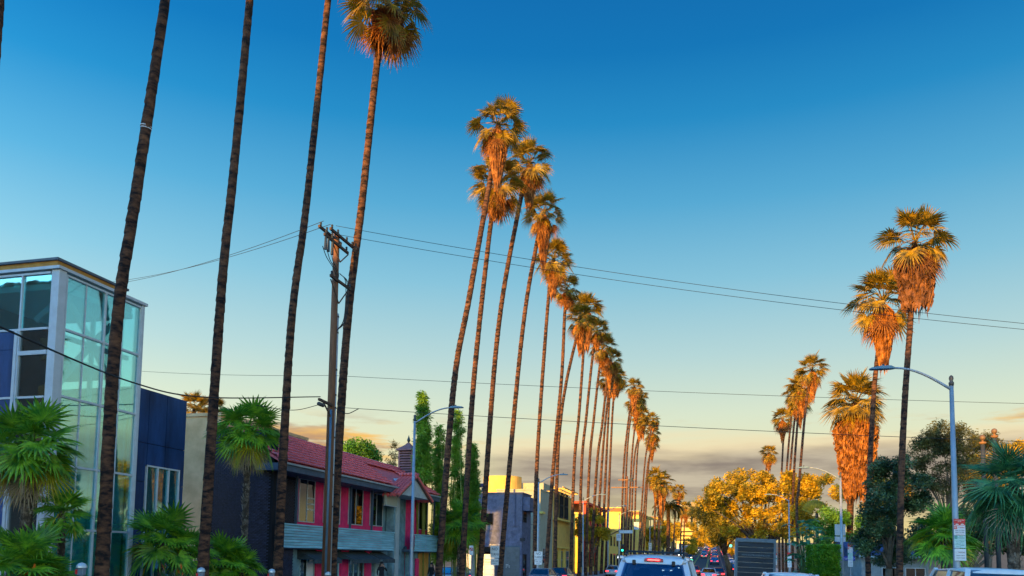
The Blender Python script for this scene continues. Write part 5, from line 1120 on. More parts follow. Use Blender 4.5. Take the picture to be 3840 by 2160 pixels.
def signal(name, label, c, s=1., on=True, case=None, group='traffic signals', back=False):
    t = thing(name, label, 'traffic light', (c.x, c.y, c.z-.5), group); m = MB(); m.cbox((c.x, c.y+.1, c.z), (.36*s, .2, 1.05*s)); part('housing', m, case or pole_dark, t, bev=.02)
    if back: return t
    m = MB(); m.cbox((c.x, c.y-.003, c.z), (.62*s, .012, 1.35*s)); part('backplate', m, pole_dark, t)
    for k, ml in enumerate((lens_off, lens_off, lens_g if on else lens_off)):
        q = (c.x, c.y-.03, c.z+(.33-.33*k)*s); m = MB(); m.tube([(q[0], q[1]-.01, q[2]), (q[0], q[1]+.02, q[2])], .15*s, 14); l = part('lens', m, ml, t)
        v = MB(); v.tube([(q[0], q[1]-.2, q[2]+.02), (q[0], q[1]-.012, q[2]+.02)], .165*s, 12, False); part('visor', v, pole_dark, l)
    return t
def mast(label, X, u, pts, group='traffic signal arms'):
    Y = GY(u, X, 4); t = thing('signal_mast', label, 'signal mast', (X, Y, gz(Y)), group); P = [AY(a, b, Y) for a, b in pts]
    m = MB(); m.tube([(P[0].x, Y, gz(Y)), (P[0].x, Y, P[0].z)], [.15, .11], 10); part('pole', m, pole_dark if X < 0 else pole_grey, t, True)
    m = MB(); m.tube(catmull(P, 5), .085, 8); part('arm', m, brown_band if X < 0 else pole_grey, t, True); return t, Y
mt_, Yl = mast('dark curved signal arm reaching out from the left palm row', -17, 2279, [(2279, 2010), (2310, 1995), (2345, 1979), (2378, 1971), (2412, 1972)])
c = AY(2334, 2056, Yl); signal('traffic_light', 'green traffic light at the left behind the white car', c, .9)
c = AY(2404, 1975, Yl); signal('traffic_light', 'brown backed signal head at the end of the left arm', c, 1.25, False, brown_band, back=True)
def left_arm_signs():
    a, b = AY(2377, 1958, Yl-.2), AY(2396, 1986, Yl-.2); t = thing('no_turns_sign', 'no turns sign mounted on the left signal arm', 'sign', (a.x, Yl, a.z), 'no turns signs'); w, H = b.x-a.x, a.z-b.z; cx = (a.x+b.x)/2
    o = plate(t, (cx, Yl-.2, a.z-H*.3), w, H*.62, sign_white); lines(o, (cx, Yl-.2, a.z-H*.3), [('NO', .26, 0, .16, sign_black, 1), ('TURNS', .22, 0, -.14, sign_black, .75)]); o = plate(t, (cx, Yl-.2, a.z-H*.82), w*.95, H*.34, sign_white); lines(o, (cx, Yl-.2, a.z-H*.82), [('11PM-7AM', .15, 0, 0, sign_black, .7)])
    a, b = AY(2323, 1988, Yl-.25), AY(2372, 2000, Yl-.25); t = thing('blank_street_sign', 'long blank pale sign hanging from the left signal arm', 'sign', (a.x, Yl, b.z)); plate(t, ((a.x+b.x)/2, Yl-.25, (a.z+b.z)/2), b.x-a.x, a.z-b.z, sign_white)
    m = MB(); m.bar((a.x+.3, Yl-.2, a.z), (a.x+.3, Yl-.2, a.z+.35), .04); m.bar((b.x-.3, Yl-.2, a.z), (b.x-.3, Yl-.2, a.z+.7), .04); part('bracket', m, pole_dark, t)
    a, b = AY(2312, 2002, Yl), AY(2329, 2028, Yl); t = thing('no_turns_sign', 'yellow lit no turns plate left of the green traffic light', 'sign', (a.x, Yl, b.z), 'no turns signs'); o = plate(t, ((a.x+b.x)/2, Yl-.1, (a.z+b.z)/2), b.x-a.x, a.z-b.z, sign_white); lines(o, ((a.x+b.x)/2, Yl-.1, (a.z+b.z)/2), [('NO', .24, 0, .22, sign_black, 1), ('TURNS', .2, 0, 0, sign_black, .7)])
    m = MB(); m.tube([((a.x+b.x)/2, Yl, gz(Yl)), ((a.x+b.x)/2, Yl, a.z)], .05, 8); part('post', m, pole_grey, t)
    c = AY(2318, 2089, Yl); t = thing('walk_signal', 'pedestrian signal showing a white walking figure', 'traffic light', (c.x, Yl, c.z)); m = MB(); m.cbox((c.x, Yl-.1, c.z), (.45, .25, .5)); part('housing', m, pole_dark, t); m = MB(); m.bar((c.x, Yl-.24, c.z-.02), (c.x+.02, Yl-.24, c.z+.1), .05); m.bar((c.x, Yl-.24, c.z-.02), (c.x-.08, Yl-.24, c.z-.16), .035); m.bar((c.x, Yl-.24, c.z-.02), (c.x+.07, Yl-.24, c.z-.16), .035); m.cbox((c.x+.02, Yl-.24, c.z+.15), (.06, .02, .06)); part('walking_figure', m, emit('walk_white', (.9, .95, 1.), 1.5), t)
left_arm_signs()
mr_, Yr = mast('pale curved signal arm reaching from the right over the box truck', 7.8, 2895, [(2895, 2042), (2872, 2024), (2845, 2008), (2815, 1998), (2790, 1996)])
c = AY(2768, 2000, Yr); signal('traffic_light', 'green traffic light on the right arm above the truck', c, 1.15)
c = AY(2783, 2003, Yr-.4); signal('traffic_light', 'yellow cased signal back beside the green light on the right arm', c, 1.3, False, amber, back=True)
c = AY(2740, 2038, 140); signal('traffic_light', 'small far green traffic light left of the truck', c, 1.2)
def genesee():
    a, b = AY(2796, 2010, Yr-.3), AY(2841, 2021, Yr-.3); t = thing('street_name_sign', 'blue street name sign hanging from the right signal arm', 'sign', (a.x, Yr, b.z)); o = plate(t, ((a.x+b.x)/2, Yr-.3, (a.z+b.z)/2), b.x-a.x, a.z-b.z, sign_blue); lines(o, ((a.x+b.x)/2, Yr-.3, (a.z+b.z)/2), [('Genesee Av', .36, 0, 0, paint_w, .75)])
    m = MB()
    for q in (.2, .75): x = a.x+(b.x-a.x)*q; m.bar((x, Yr-.2, a.z-.05), (x, Yr-.2, a.z+.45), .05)
    part('bracket', m, pole_grey, t)
    a, b = AY(2875, 2012, Yr-.2), AY(2890, 2028, Yr-.2); t = thing('lane_sign', 'small white regulation sign on the right signal arm', 'sign', (a.x, Yr, b.z)); o = plate(t, ((a.x+b.x)/2, Yr-.2, (a.z+b.z)/2), b.x-a.x, a.z-b.z, sign_white); lines(o, ((a.x+b.x)/2, Yr-.2, (a.z+b.z)/2), [('NO', .2, 0, .12, sign_black, 1), ('TURN', .2, 0, -.12, sign_black, .8)])
genesee()
def parking_meter(label, u, X, top_v):
    Y = GY(u, X, 1.2); z0 = gz(Y)+.135; zt = AX(u, top_v, X).z; t = thing('parking_meter', label, 'parking meter', (X, Y, z0), 'parking meters on the left pavement')
    m = MB(); m.tube([(X, Y, z0), (X, Y, zt-.3)], .03, 8); part('post', m, pole_grey, t, True)
    m = MB(); m.prism([(X-.09, Y-.06, zt-.34), (X+.09, Y-.06, zt-.34), (X+.11, Y-.06, zt-.12), (X+.06, Y-.06, zt-.02), (X-.06, Y-.06, zt-.02), (X-.11, Y-.06, zt-.12)], (0, .12, 0)); part('housing', m, mat('meter_grey', (.22, .28, .36), .4, metal=.3), t, bev=.015)
    m = MB(); m.lathe((X, Y, zt-.135), [(.135, 0), (.13, .05), (.09, .11), (.02, .14)], 8); part('dome', m, mat('meter_silver', (.62, .70, .74), .35, metal=.2), t)
    m = MB(); m.cbox((X-.1, Y-.07, zt-.24), (.06, .02, .12)); part('red_tag', m, sign_red, t)
parking_meter('parking meter in front of the glass tower', 306, -16.5, 2110)
parking_meter('parking meter before the second dark palm trunk', 755, -16.5, 2128)
parking_meter('parking meter at the black brick corner', 1020, -16.5, 2133)
parking_meter('parking meter before the trunk beside the utility pole', 1231, -16.5, 2144)
# ---------------------------------------------------------------- utility poles and wires
def utility_pole():
    X = -16.9; Y = GY(1219, X, 0); D = proj(V((X, Y, 0)))[2]; b = V((X, Y, gz(Y))); T = AD(1263, 876, D); t = thing('utility_pole', 'brown wooden utility pole with crossarms beside the fourth palm trunk', 'utility pole', b)
    m = MB(); m.tube([b, b.lerp(T, .5), T], [.19, .165, .13], 12); part('pole', m, wood_pole, t, True)
    def on(v): q = (b.z-0); f = (AD(1240, v, D).z-b.z)/(T.z-b.z); return b.lerp(T, f)
    arm_m = mat('arm_wood', (.10, .06, .04), .9, .2, 4)
    for (v, a, c, dx) in ((888, -.9, 1.35, .16), (890, -1.3, .6, -.16), (925, -1.4, .8, .16), (1055, -.75, 1.2, .16)):
        p = on(v); m = MB(); m.bar(p+V((dx, a, 0)), p+V((dx, c, 0)), .09, .11); part('crossarm', m, arm_m, t)
        for y in ((a+.15, a+.7, c-.7, c-.15) if v < 1000 else (a+.1, c-.1)):
            i = MB(); i.lathe((p.x+dx, p.y+y, p.z+.065), [(.02, 0), (.055, .04), (.035, .08), (.055, .12), (.03, .17)], 8); part('insulator', i, pole_dark, t)
    for v_, l_, h_ in ((945, .75, .15), (1100, .8, .35)):
        p = on(v_)
        for sg in (-1, 1): br = MB(); br.bar(p+V((.2, 0, -.47)), p+V((.2, l_*sg, h_)), .04); part('arm_brace', br, arm_m, t)
    for k, dy in enumerate((-1.35, -1.1, -.75)):
        p = on(950)+V((.2, dy, -.1)); m = MB(); m.tube([p+V((0, 0, .3)), p+V((0, 0, -.25))], [.05, .07], 8); part('fuse_cutout', m, pole_dark, t)
    cb = MB(); p = on(950); q = on(1045)
    for k in range(3): cb.tube(catmull([p+V((.2, -1.6+.4*k, -.3)), p.lerp(q, .6)+V((.25, -1.3+.3*k, 0)), q+V((.2, -.5+.2*k, .2)), q+V((.1, 0, -.2))], 5), .018, 5)
    for k in range(3): cb.tube(catmull([q+V((.1, .2, .3)), q+V((.2, .6+.15*k, 0)), q+V((.2, .55+.1*k, -1.6)), q+V((.1, .1, -2.3))], 6), .018, 5)
    part('drop_cable', cb, wire_m, t)
    up, lo = on(1172), b; m = MB(); m.tube([up+V((.05, .17, 0)), lo+V((.05, .24, 0))], .085, 10); part('riser_conduit', m, mat('pale_conduit', (.40, .45, .48), .5, .15), t, True)
    for v in (1185, 1245, 1385, 1480, 1640, 1780, 1900): p = on(v); m = MB(); m.tube([p+V((.05, .17, -.03)), p+V((.05, .17, .05))], .1, 10); part('conduit_strap', m, pole_dark, t)
    m = MB(); p = on(1540); m.tube([p+V((.12, -.22, 0)), lo+V((.12, -.26, 0))], .05, 10); part('riser_conduit', m, mat('blue_conduit', (.10, .17, .24), .5, .15), t, True)
    m = MB(); m.bar(p+V((.1, -1.3, .25)), p+V((.1, 0, .2)), .1); m.bar(p+V((.1, -.9, .2)), p+V((.1, -.1, -.4)), .05); part('service_arm', m, arm_m, t)
    m = MB(); m.tube([p+V((.12, -1.35, .05)), p+V((.12, -.95, .05))], .085, 10); part('splice_case', m, pole_dark, t, True)
    return on, D
on_, PD_ = utility_pole()
def wire(label, pts, r, sag=0., n=24, spl=None):
    P = catmull([V(p) for p in pts], n) if len(pts) > 2 else [V(pts[0]).lerp(V(pts[1]), i/n)-V((0, 0, 4*sag*(i/n)*(1-i/n))) for i in range(n+1)]
    m = MB(); m.tube(P, r, 5); o = part('overhead_wire', m, wire_m, None, True); tag(o, label, 'wire', 'overhead wires'); return o
tp = on_(878)
wire('upper high wire from the utility pole across the street to the right', [tp+V((.1, -.3, .25)), AX(3950, 1224, 13)], .011, .35)
wire('lower high wire from the utility pole across the street to the right', [tp+V((.1, .1, .0)), AX(3950, 1246, 13.2)], .011, .35)
wire('upper wire running left from the utility pole behind the glass tower', [tp+V((0, -.6, .2)), AD(250, 1066, 64)], .012, .7)
wire('lower wire running left from the utility pole behind the glass tower', [tp+V((0, -1.2, .1)), AD(240, 1082, 62)], .012, .7)
mp_ = on_(1408)
w1 = wire('thin middle wire from behind the glass tower to the utility pole', [AD(500, 1390, 46), mp_], .009, .1)
wire('thin middle wire from the utility pole over the street to the right edge', [mp_, AX(3950, 1516, 13)], .009, .12)
lp_ = on_(1526)
wire('lowest wire from the utility pole over the street to the right edge', [lp_, AX(3950, 1660, 13)], .012, .12)
wire('small slack loop of cable right of the utility pole', [lp_+V((.1, .1, 0)), AD(1300, 1551, PD_), AD(1345, 1533, PD_)], .02, n=8)
wire('thick black cable sweeping down from the left edge to the utility pole', [AX(-120, 1160, -12.5), AX(0, 1226, -13), AX(490, 1432, -15.2), AX(780, 1490, -16.2), lp_+V((0, -1, .25))], .022, n=10)
wire('thin service cable below the thick black cable', [AX(960, 1520, -16.4), AX(1100, 1538, -16.6), lp_+V((0, -.9, -.05))], .014, n=8)
def far_pole():
    Y = 128; b = AY(2345, 2090, Y); b.z = gz(Y); T = AY(2352, 1786, Y); t = thing('utility_pole', 'far wooden utility pole hidden among the left palm trunks', 'utility pole', b)
    m = MB(); m.tube([b, T], [.19, .14], 9); part('pole', m, wood_pole, t, True)
    for v, h in ((1800, 1.3), (1828, 2.4)):
        p = AY(2350, v, Y); m = MB(); m.bar(p+V((-h, -.2, 0)), p+V((h, -.2, 0)), .14); part('crossarm', m, brown_band, t)
    m = MB(); p = AY(2353, 1800, Y); m.tube([p+V((.7, -.3, -.3)), p+V((.7, -.3, .3))], .25, 8); part('transformer', m, pole_dark, t)
far_pole()
def ball_post(label, u, v0, v1):
    D = 40; p = AD(u, v0, D); b = V((p.x, p.y, gz(p.y))); t = thing('ball_topped_post', label, 'post', b, 'ball topped posts'); s = D/FPX
    m = MB(); m.lathe(b, [(.11, 0), (.095, p.z-b.z-.45)], 12); part('shaft', m, pole_dark, t, True)
    m = MB(); m.lathe((b.x, b.y, p.z-.45), [(.12, 0), (.17, .05), (.17, .1), (.05, .14), (.05, .2)], 10); part('capital', m, brown_band, t)
    m = MB(); m.lathe((b.x, b.y, p.z-.26), [(.01, 0)]+[(.14*math.sin(math.pi*i/8), .14-.14*math.cos(math.pi*i/8)) for i in range(1, 8)]+[(.01, .28)], 12); part('ball', m, mat('brass_ball', (.20, .12, .07), .5), t, True)
ball_post('left and lower of the two ball topped posts', 3684, 1632, 1790)
ball_post('right and higher of the two ball topped posts', 3728, 1608, 1770)
def canopy_post():
    Y = GY(1781, -18.8, 3); a = AY(1781, 1846, Y); b = V((a.x, Y, gz(Y))); t = thing('canopy_post', 'grey post with purple slatted canopy left of the grey building', 'post', b)
    m = MB(); m.box(b.x-.13, b.x+.13, Y-.13, Y+.13, b.z, a.z); part('post', m, pole_grey, t)
    m = MB(); m.box(b.x-.75, b.x+.75, Y-.1, Y+.1, a.z, a.z+.1)
    for i in range(4): m.box(b.x-.65+i*.4, b.x-.58+i*.4, Y-.05, Y+.6, a.z+.1, a.z+.35)
    part('bracket', m, dark_trim, t)
    for i in range(3):
        m = MB(); m.pbox((b.x-.75+i*.5, Y-.15, a.z+.36), (.48, 0, 0), (0, .9, .35), (0, -.02, .05)); part('canopy_slat', m, mat('purple_slat', (.20, .06, .12), .6), t)
canopy_post()
def mailbox():
    Y = GY(2290, -16.5, 1); p = AX(2290, 2105, -16.5); x, z0 = -16.5, gz(Y)+.135; t = thing('mailbox', 'dark blue round topped mailbox left of the white car', 'mailbox', (x, Y, z0)); m = MB(); w = .32; zt = z0+1.3
    m.prism([(x-w, Y-.3, z0+.3), (x+w, Y-.3, z0+.3), (x+w, Y-.3, zt-.3)]+[(x+w*math.cos(i*math.pi/8), Y-.3, zt-.3+w*math.sin(i*math.pi/8)) for i in range(1, 8)]+[(x-w, Y-.3, zt-.3)], (0, .6, 0)); part('body', m, mat('mailbox_blue', (.015, .03, .12), .4), t)
    for sx in (-1, 1):
        for sy in (-1, 1): l = MB(); l.cbox((x+sx*.26, Y+sy*.24, z0+.15), (.06, .06, .3)); part('leg', l, pole_dark, t)
    q = MB(); q.cbox((x, Y-.305, z0+.75), (.3, .01, .2)); part('label_plate', q, paint_w, t)
mailbox()
# ================================================================ vehicles
tyre_m = mat('tyre', (.02, .02, .022), .9); rim_m = mat('rim', (.45, .46, .48), .35, metal=.6); blackp = mat('black_plastic', (.02, .022, .025), .5); chrome = mat('chrome', (.6, .6, .6), .15, metal=1.)
tail_m = emit('tail_light_lit', (1., .03, .04), 2.2); head_m = emit('head_light_lit', (1., .95, .75), 5.); red_lens = mat('red_lens', (.35, .01, .015), .2)
car_glass = glassmat('car_glass', (.30, .38, .42), .16, (.85, .95, 1.))
seat_m = mat('seat_cloth', (.03, .035, .045), .9)
plate_m = mat('number_plate', (.65, .68, .72), .5)
def carpaint(name, c):
    m = mat('paint_'+name, c, .28, .03, 2, spec=.6); m.node_tree.nodes['Principled BSDF'].inputs['Coat Weight'].default_value = .6; return m
def loft(secs):
    n = len(secs[0]); mb = MB(); vs = [p for s in secs for p in s]
    fs = [(i*n+k, i*n+(k+1) % n, (i+1)*n+(k+1) % n, (i+1)*n+k) for i in range(len(secs)-1) for k in range(n)]
    return mb.add(vs, fs+[tuple(reversed(range(n))), tuple((len(secs)-1)*n+k for k in range(n))])
def car_kit(paint, L=4.6, Wd=1.8, belt=.95, roof=1.45, hood=.88, yb=(-2.0, 1.25), yr=(-1.25, .35), tail=True, head=True, rack=False):
    K = []; h = Wd/2
    def sec(y, w, zb, zt, tz): return [(-w*.86, y, zb), (-w, y, zb+.18), (-w, y, zt-.16), (-w*.90, y, zt-.02), (-w*.5, y, zt+tz), (w*.5, y, zt+tz), (w*.90, y, zt-.02), (w, y, zt-.16), (w, y, zb+.18), (w*.86, y, zb)]
    a, b = -L/2, L/2
    m = loft([sec(a, h*.88, .38, belt-.16, 0), sec(a+.1, h*.95, .24, belt-.04, .0), sec(yb[0], h, .2, belt, .02), sec(-.6, h, .2, belt, .0), sec(.8, h, .2, belt-.01, .0), sec(yb[1], h*.99, .2, hood+.02, .03), sec(b-.35, h*.94, .22, hood-.09, .02), sec(b, h*.8, .34, hood-.25, 0)])
    K.append(('body', m.mesh('body', paint, True), None))
    wb, wr = h*.90, h*.70; B = [(-wb, yb[0], belt), (wb, yb[0], belt), (wb, yb[1], belt-.02), (-wb, yb[1], belt-.02)]; Rr = [(-wr, yr[0], roof-.03), (wr, yr[0], roof-.03), (wr, yr[1], roof-.03), (-wr, yr[1], roof-.03)]
    names = ('rear_window', 'side_window', 'windscreen', 'side_window')
    for i in range(4):
        j = (i+1) % 4; m = MB(); m.add([B[i], B[j], Rr[j], Rr[i]], [(0, 1, 2, 3)]); K.append((names[i], m.mesh(names[i], car_glass), None))
    g = []
    for (y, w, z) in ((yr[0]-.05, wr*.9, roof-.05), (yr[0]+.1, wr*1.04, roof-.02), ((yr[0]+yr[1])/2, wr*1.06, roof), (yr[1]-.1, wr*1.03, roof-.02), (yr[1]+.06, wr*.92, roof-.06)): g.append([(-w, y, z-.055), (-w*.97, y, z-.015), (-w*.55, y, z+.02), (0, y, z+.03), (w*.55, y, z+.02), (w*.97, y, z-.015), (w, y, z-.055)])
    K.append(('roof', loft(g).mesh('roof', paint, True), None))
    m = MB()
    for i in range(4): m.bar(B[i], Rr[i], .09, .07)
    for s in (-1, 1): m.bar((s*wb, (yb[0]+yb[1])/2-.1, belt), (s*wr, (yr[0]+yr[1])/2, roof-.04), .1, .06)
    K.append(('pillars', m.mesh('pillars', paint), None))
    m = MB()
    for x in (-.38, .38):
        for y in (-.75, .3): m.cbox((x, y, belt-.1), (.46, .16, .5)); m.cbox((x, y, belt+.24), (.26, .1, .18))
    K.append(('seats', m.mesh('seats', seat_m), None))
    for s in (-1, 1):
        for y in (-L*.3, L*.31):
            i = len(K); m = MB(); m.tube([(s*(h-.2), y, .33), (s*(h+.005), y, .33)], .33, 18); K.append(('wheel', m.mesh('tyre', tyre_m), None)); m = MB(); m.tube([(s*(h-.02), y, .33), (s*(h+.015), y, .33)], .2, 14); K.append(('rim', m.mesh('rim', rim_m), i))
        m = MB(); m.cbox((s*h*.72, a+.03, belt-.24), (h*.42, .12, .15)); K.append(('tail_light', m.mesh('tail_light', tail_m if tail else red_lens), None))
        m = MB(); m.cbox((s*h*.66, b-.08, hood-.3), (h*.36, .18, .13)); K.append(('headlight', m.mesh('headlight', head_m if head else chrome), None))
        m = MB(); m.cbox((s*(h+.07), yb[1]-.35, belt+.04), (.16, .1, .13)); K.append(('wing_mirror', m.mesh('wing_mirror', paint), None))
    m = MB(); m.cbox((0, a-.002, belt-.32), (.34, .02, .17)); K.append(('number_plate', m.mesh('number_plate', plate_m), None))
    m = MB(); m.cbox((0, a+.05, .42), (Wd*.86, .16, .2)); K.append(('rear_bumper', m.mesh('rear_bumper', paint if not rack else blackp), None))
    m = MB(); m.cbox((0, b-.05, .42), (Wd*.8, .14, .18)); K.append(('front_bumper', m.mesh('front_bumper', blackp), None))
    return K
def place(K, name, label, cat, X, Y, rz=0., group=None, rollx=0., z=None):
    z = gz(Y) if z is None else z; M = Matrix.Translation((X, Y, z)) @ Matrix.Rotation(rz, 4, 'Z') @ Matrix.Rotation(rollx, 4, 'Y')
    t = link(name, None, None, M); tag(t, label, cat, group); made = []
    for (nm, me, par) in K: made.append(link(nm, me, t if par is None else made[par], M))
    return t
paints = {'white': (.72, .74, .76), 'silver': (.45, .47, .50), 'maroon': (.22, .012, .02), 'black': (.015, .016, .02), 'blue': (.03, .06, .16), 'grey': (.14, .15, .17), 'red': (.5, .03, .02), 'tan': (.40, .32, .2)}
KS = {k: car_kit(carpaint(k, c), head=False) for k, c in paints.items()}                      # sedans seen from behind
KH = {k: car_kit(carpaint(k, c), tail=False) for k, c in paints.items() if k in ('white', 'silver', 'black', 'grey', 'blue')}   # oncoming, headlights on
KV = {k: car_kit(carpaint(k, c), L=4.7, Wd=1.88, belt=1.1, roof=1.72, hood=1.05, yb=(-2.2, 1.2), yr=(-1.95, .45), head=False, rack=True) for k, c in paints.items() if k in ('white', 'black', 'grey', 'blue')}
def drive(K, kind, label, X, Y, back=False, group='cars queuing down the street'):
    place(K, kind, label, 'car', X+xs(Y), Y, math.pi if back else 0., group, R_(1.2) if X > -3 else 0)
drive(car_kit(carpaint('white', paints['white']), belt=1.05, roof=1.60, head=False), 'parked_car', 'white sedan whose roof shows at the bottom edge left of the orange diamond', 1.75, 24.5, group='white cars at the right kerb')
drive(car_kit(carpaint('white', paints['white']), L=4.8, Wd=1.86, belt=1.12, roof=1.70, yb=(-2.1, 1.25), yr=(-1.6, .8), head=False), 'parked_car', 'nearest white car at the bottom right corner, only its roof showing', 5.15, 18.9, group='white cars at the right kerb')
drive(KS['silver'], 'car', 'silver sedan nearest beyond the white sport utility car', -1.75, 99)
drive(KS['maroon'], 'car', 'dark red sedan ahead of the silver one, brake lights on', -.8, 108)
drive(KS['red'], 'car', 'orange red car in the centre turn lane beside the silver one', -4.3, 122)
drive(KS['white'], 'car', 'white sedan seen through the rear window of the white utility car', -1.6, 31)
drive(KV['blue'], 'car', 'blue utility car with lit tail lights in the middle of the queue', -1.6, 196)
drive(KV['black'], 'car', 'black utility car just left of the box truck', 1.9, 132)
drive(KS['black'], 'car', 'second dark car ahead of the black utility car in the right lane', 1.9, 150)
drive(KH['white'], 'car', 'nearest oncoming car with bright headlights on', -8.4, 128, True)
nm = 0; cols = list(paints); r = random.Random(12)
for lane, X, y0, y1, st in (('left', -1.6, 208, 500, 1.0), ('right', 1.9, 165, 500, 1.0), ('turning', -4.6, 250, 420, 1.0)):
    y = y0; k = 0
    while y < y1 and k < 27:
        c = r.choice(cols); vkit = (r.random() < .3 and c in KV); drive(KV[c] if vkit else KS[c], 'car', '%s %s, %s in the %s lane of the far queue' % (c, 'utility car' if vkit else 'sedan', ORD[k], lane), X+r.uniform(-.25, .25), y); y += r.uniform(6.8, 9.5)*(1+(y-200)/500); k += 1
y = 150; k = 0
while y < 480:
    c = r.choice(list(KH)); drive(KH[c], 'car', '%s oncoming car, %s of the far oncoming line' % (c, ORD[k]), r.choice((-8.4, -11.7)), y, True, 'oncoming cars'); y += r.uniform(14, 30); k += 1
for k, (y, c) in enumerate(((67, 'grey'), (75, 'black'), (112, 'silver'))): drive(KS[c], 'parked_car', '%s car parked at the left kerb among the palm bases, %s of three' % (c, ORD[k]), -14.7, y, False, 'cars parked at the left kerb')
Yc = GY(1690, -18.0, 1.); place(KS['blue'], 'parked_car', 'blue car in the driveway below the bamboo', 'car', -22.5, GY(1690, -22.5, 1), R_(80), None)
# ---- white sport utility car ahead
def suv():
    X, Y = -1.55, 20.2; M = Matrix.Translation((X, Y, gz(Y)-.02)) @ Matrix.Rotation(R_(1.6), 4, 'Y'); pw = carpaint('suv_white', (.62, .66, .72))
    t = link('sport_utility_car', None, None, M); tag(t, 'white sport utility car ahead with roof rack and lit brake light', 'car')
    def P(n, m, mt, par=None, **k): return part(n, m, mt, par or t, M=M, **k)
    h, L = .93, 4.7; a = -L/2
    def sec(y, w, zb, zt): return [(-w*.9, y, zb), (-w, y, zb+.15), (-w*1.0, y, zt-.25), (-w*.985, y, zt), (w*.985, y, zt), (w*1.0, y, zt-.25), (w, y, zb+.15), (w*.9, y, zb)]
    P('body', loft([sec(a, h*.97, .45, 1.10), sec(a+.12, h, .38, 1.16), sec(-1, h, .34, 1.16), sec(.7, h, .34, 1.14), sec(1.0, h*.99, .36, 1.12), sec(2.1, h*.95, .38, 1.02), sec(L/2, h*.86, .5, .9)]), pw, smooth=False, bev=.05)
    zr, wr, wb = 1.93, .70, .915; yR, yF = a+.34, .35
    g = []
    for (y, w, z) in ((yR-.06, .69, zr-.075), (yR+.06, .715, zr-.03), (yR+.5, .735, zr), (-.6, .74, zr+.012), (0, .735, zr), (yF, .70, zr-.06)):
        g.append([(-w, y, z-.07), (-w*.985, y, z-.03), (-w*.9, y, z-.004), (-w*.5, y, z+.018), (0, y, z+.026), (w*.5, y, z+.018), (w*.9, y, z-.004), (w*.985, y, z-.03), (w, y, z-.07)])
    P('roof', loft(g), pw, smooth=True)
    # rear header, D pillars, side rails
    for s in (-1, 1):
        m = MB(); A = [V((s*wb, a+.06, 1.14)), V((s*(wb-.16), a+.03, 1.14)), V((s*(wr-.12), yR-.03, zr-.16)), V((s*(wr+.015), yR+.02, zr-.06))]; m.prism(A, (0, .16, 0))
        for (y0, y1, w_) in ((-1.0, -.92, .1), (.15, .05, .1)): m.bar((s*wb, y0, 1.14), (s*(wr+.01), y1, zr-.06), w_, .06)
        m.bar((s*wb, 1.0, 1.12), (s*(wr-.01), yF, zr-.08), .1, .07); m.bar((s*(wr+.02), yR, zr-.06), (s*(wr+.01), yF, zr-.08), .09, .07); P('pillars', m, pw, bev=.02)
    m = MB(); m.prism([(-(wr-.03), yR-.07, zr-.06), ((wr-.03), yR-.07, zr-.06), ((wr-.1), yR-.1, zr-.185), (-(wr-.1), yR-.1, zr-.185)], (0, .12, .0)); hd = P('hatch_header', m, pw, bev=.015)
    m = MB(); m.add([(-(wb-.13), a+.02, 1.13), (wb-.13, a+.02, 1.13), (wr-.07, yR-.085, zr-.17), (-(wr-.07), yR-.085, zr-.17)], [(0, 1, 2, 3)]); rg = P('rear_window', m, glassmat('suv_rear_glass', (.20, .27, .36), .045, (.6, .8, 1.)))
    w = MB(); w.bar((-.02, a-.01, 1.20), (.55, a+.0, 1.26), .03, .02); w.cbox((-.05, a-.02, 1.19), (.09, .05, .06)); P('wiper', w, blackp, rg)
    for x in (-.43, .43): m = MB(); m.cbox((x, yR-.115, zr-.16), (.075, .05, .11)); P('window_hinge', m, blackp, rg, bev=.015)
    m = MB(); m.prism([(-.21, yR-.13, zr-.13), (.21, yR-.13, zr-.13), (.20, yR-.12, zr-.065), (.12, yR-.115, zr-.05), (-.12, yR-.115, zr-.05), (-.20, yR-.12, zr-.065)], (0, .05, 0)); bl = P('brake_light', m, mat('brake_red', (.4, .01, .012), .2), bev=.01)
    m = MB()
    for i in range(10): m.cbox((-.115+i*.0256, yR-.134, zr-.092), (.017, .008, .02))
    P('light_diodes', m, emit('brake_led', (1., .05, .04), 9.), bl)
    for s in (-1, 1):
        m = MB(); m.add([(s*(wb+.002), -2.1, 1.16), (s*(wb+.002), .92, 1.13), (s*(wr+.03), .3, zr-.1), (s*(wr+.03), yR+.12, zr-.1)], [(0, 1, 2, 3)]); P('side_window', m, car_glass)
        m = MB(); m.tube([(s*.62, yR+.05, zr-.02), (s*.63, yR+.22, zr+.075), (s*.63, -.2, zr+.09), (s*.62, .15, zr+.0)], .022, 8); rail = P('roof_rail', m, blackp, smooth=True)
        m = MB(); m.prism([(s*.60, yR-.02, zr-.02), (s*.66, yR-.02, zr-.02), (s*.66, yR+.3, zr+.02), (s*.60, yR+.3, zr+.02), (s*.62, yR+.24, zr+.09)][:4], (0, 0, .035)); P('rail_foot', m, blackp, rail)
        m = MB(); m.cbox((s*1.06, .78, 1.22), (.24, .13, .19)); P('wing_mirror', m, pw, bev=.03)
        m = MB(); m.cbox((s*.84, a+.02, .98), (.16, .12, .32)); P('tail_light', m, tail_m, bev=.02)
        for y in (-1.35, 1.42):
            m = MB(); m.tube([(s*.72, y, .37), (s*.95, y, .37)], .37, 22); wl = P('wheel', m, tyre_m); m = MB(); m.tube([(s*.9, y, .37), (s*.958, y, .37)], .23, 16); P('rim', m, rim_m, wl)
    for y in (yR+.28, yR+.62, yR+1.0, -.45): m = MB(); m.tube([(-.63, y, zr+.085), (.63, y, zr+.085)], .02, 8); P('rack_bar', m, blackp)
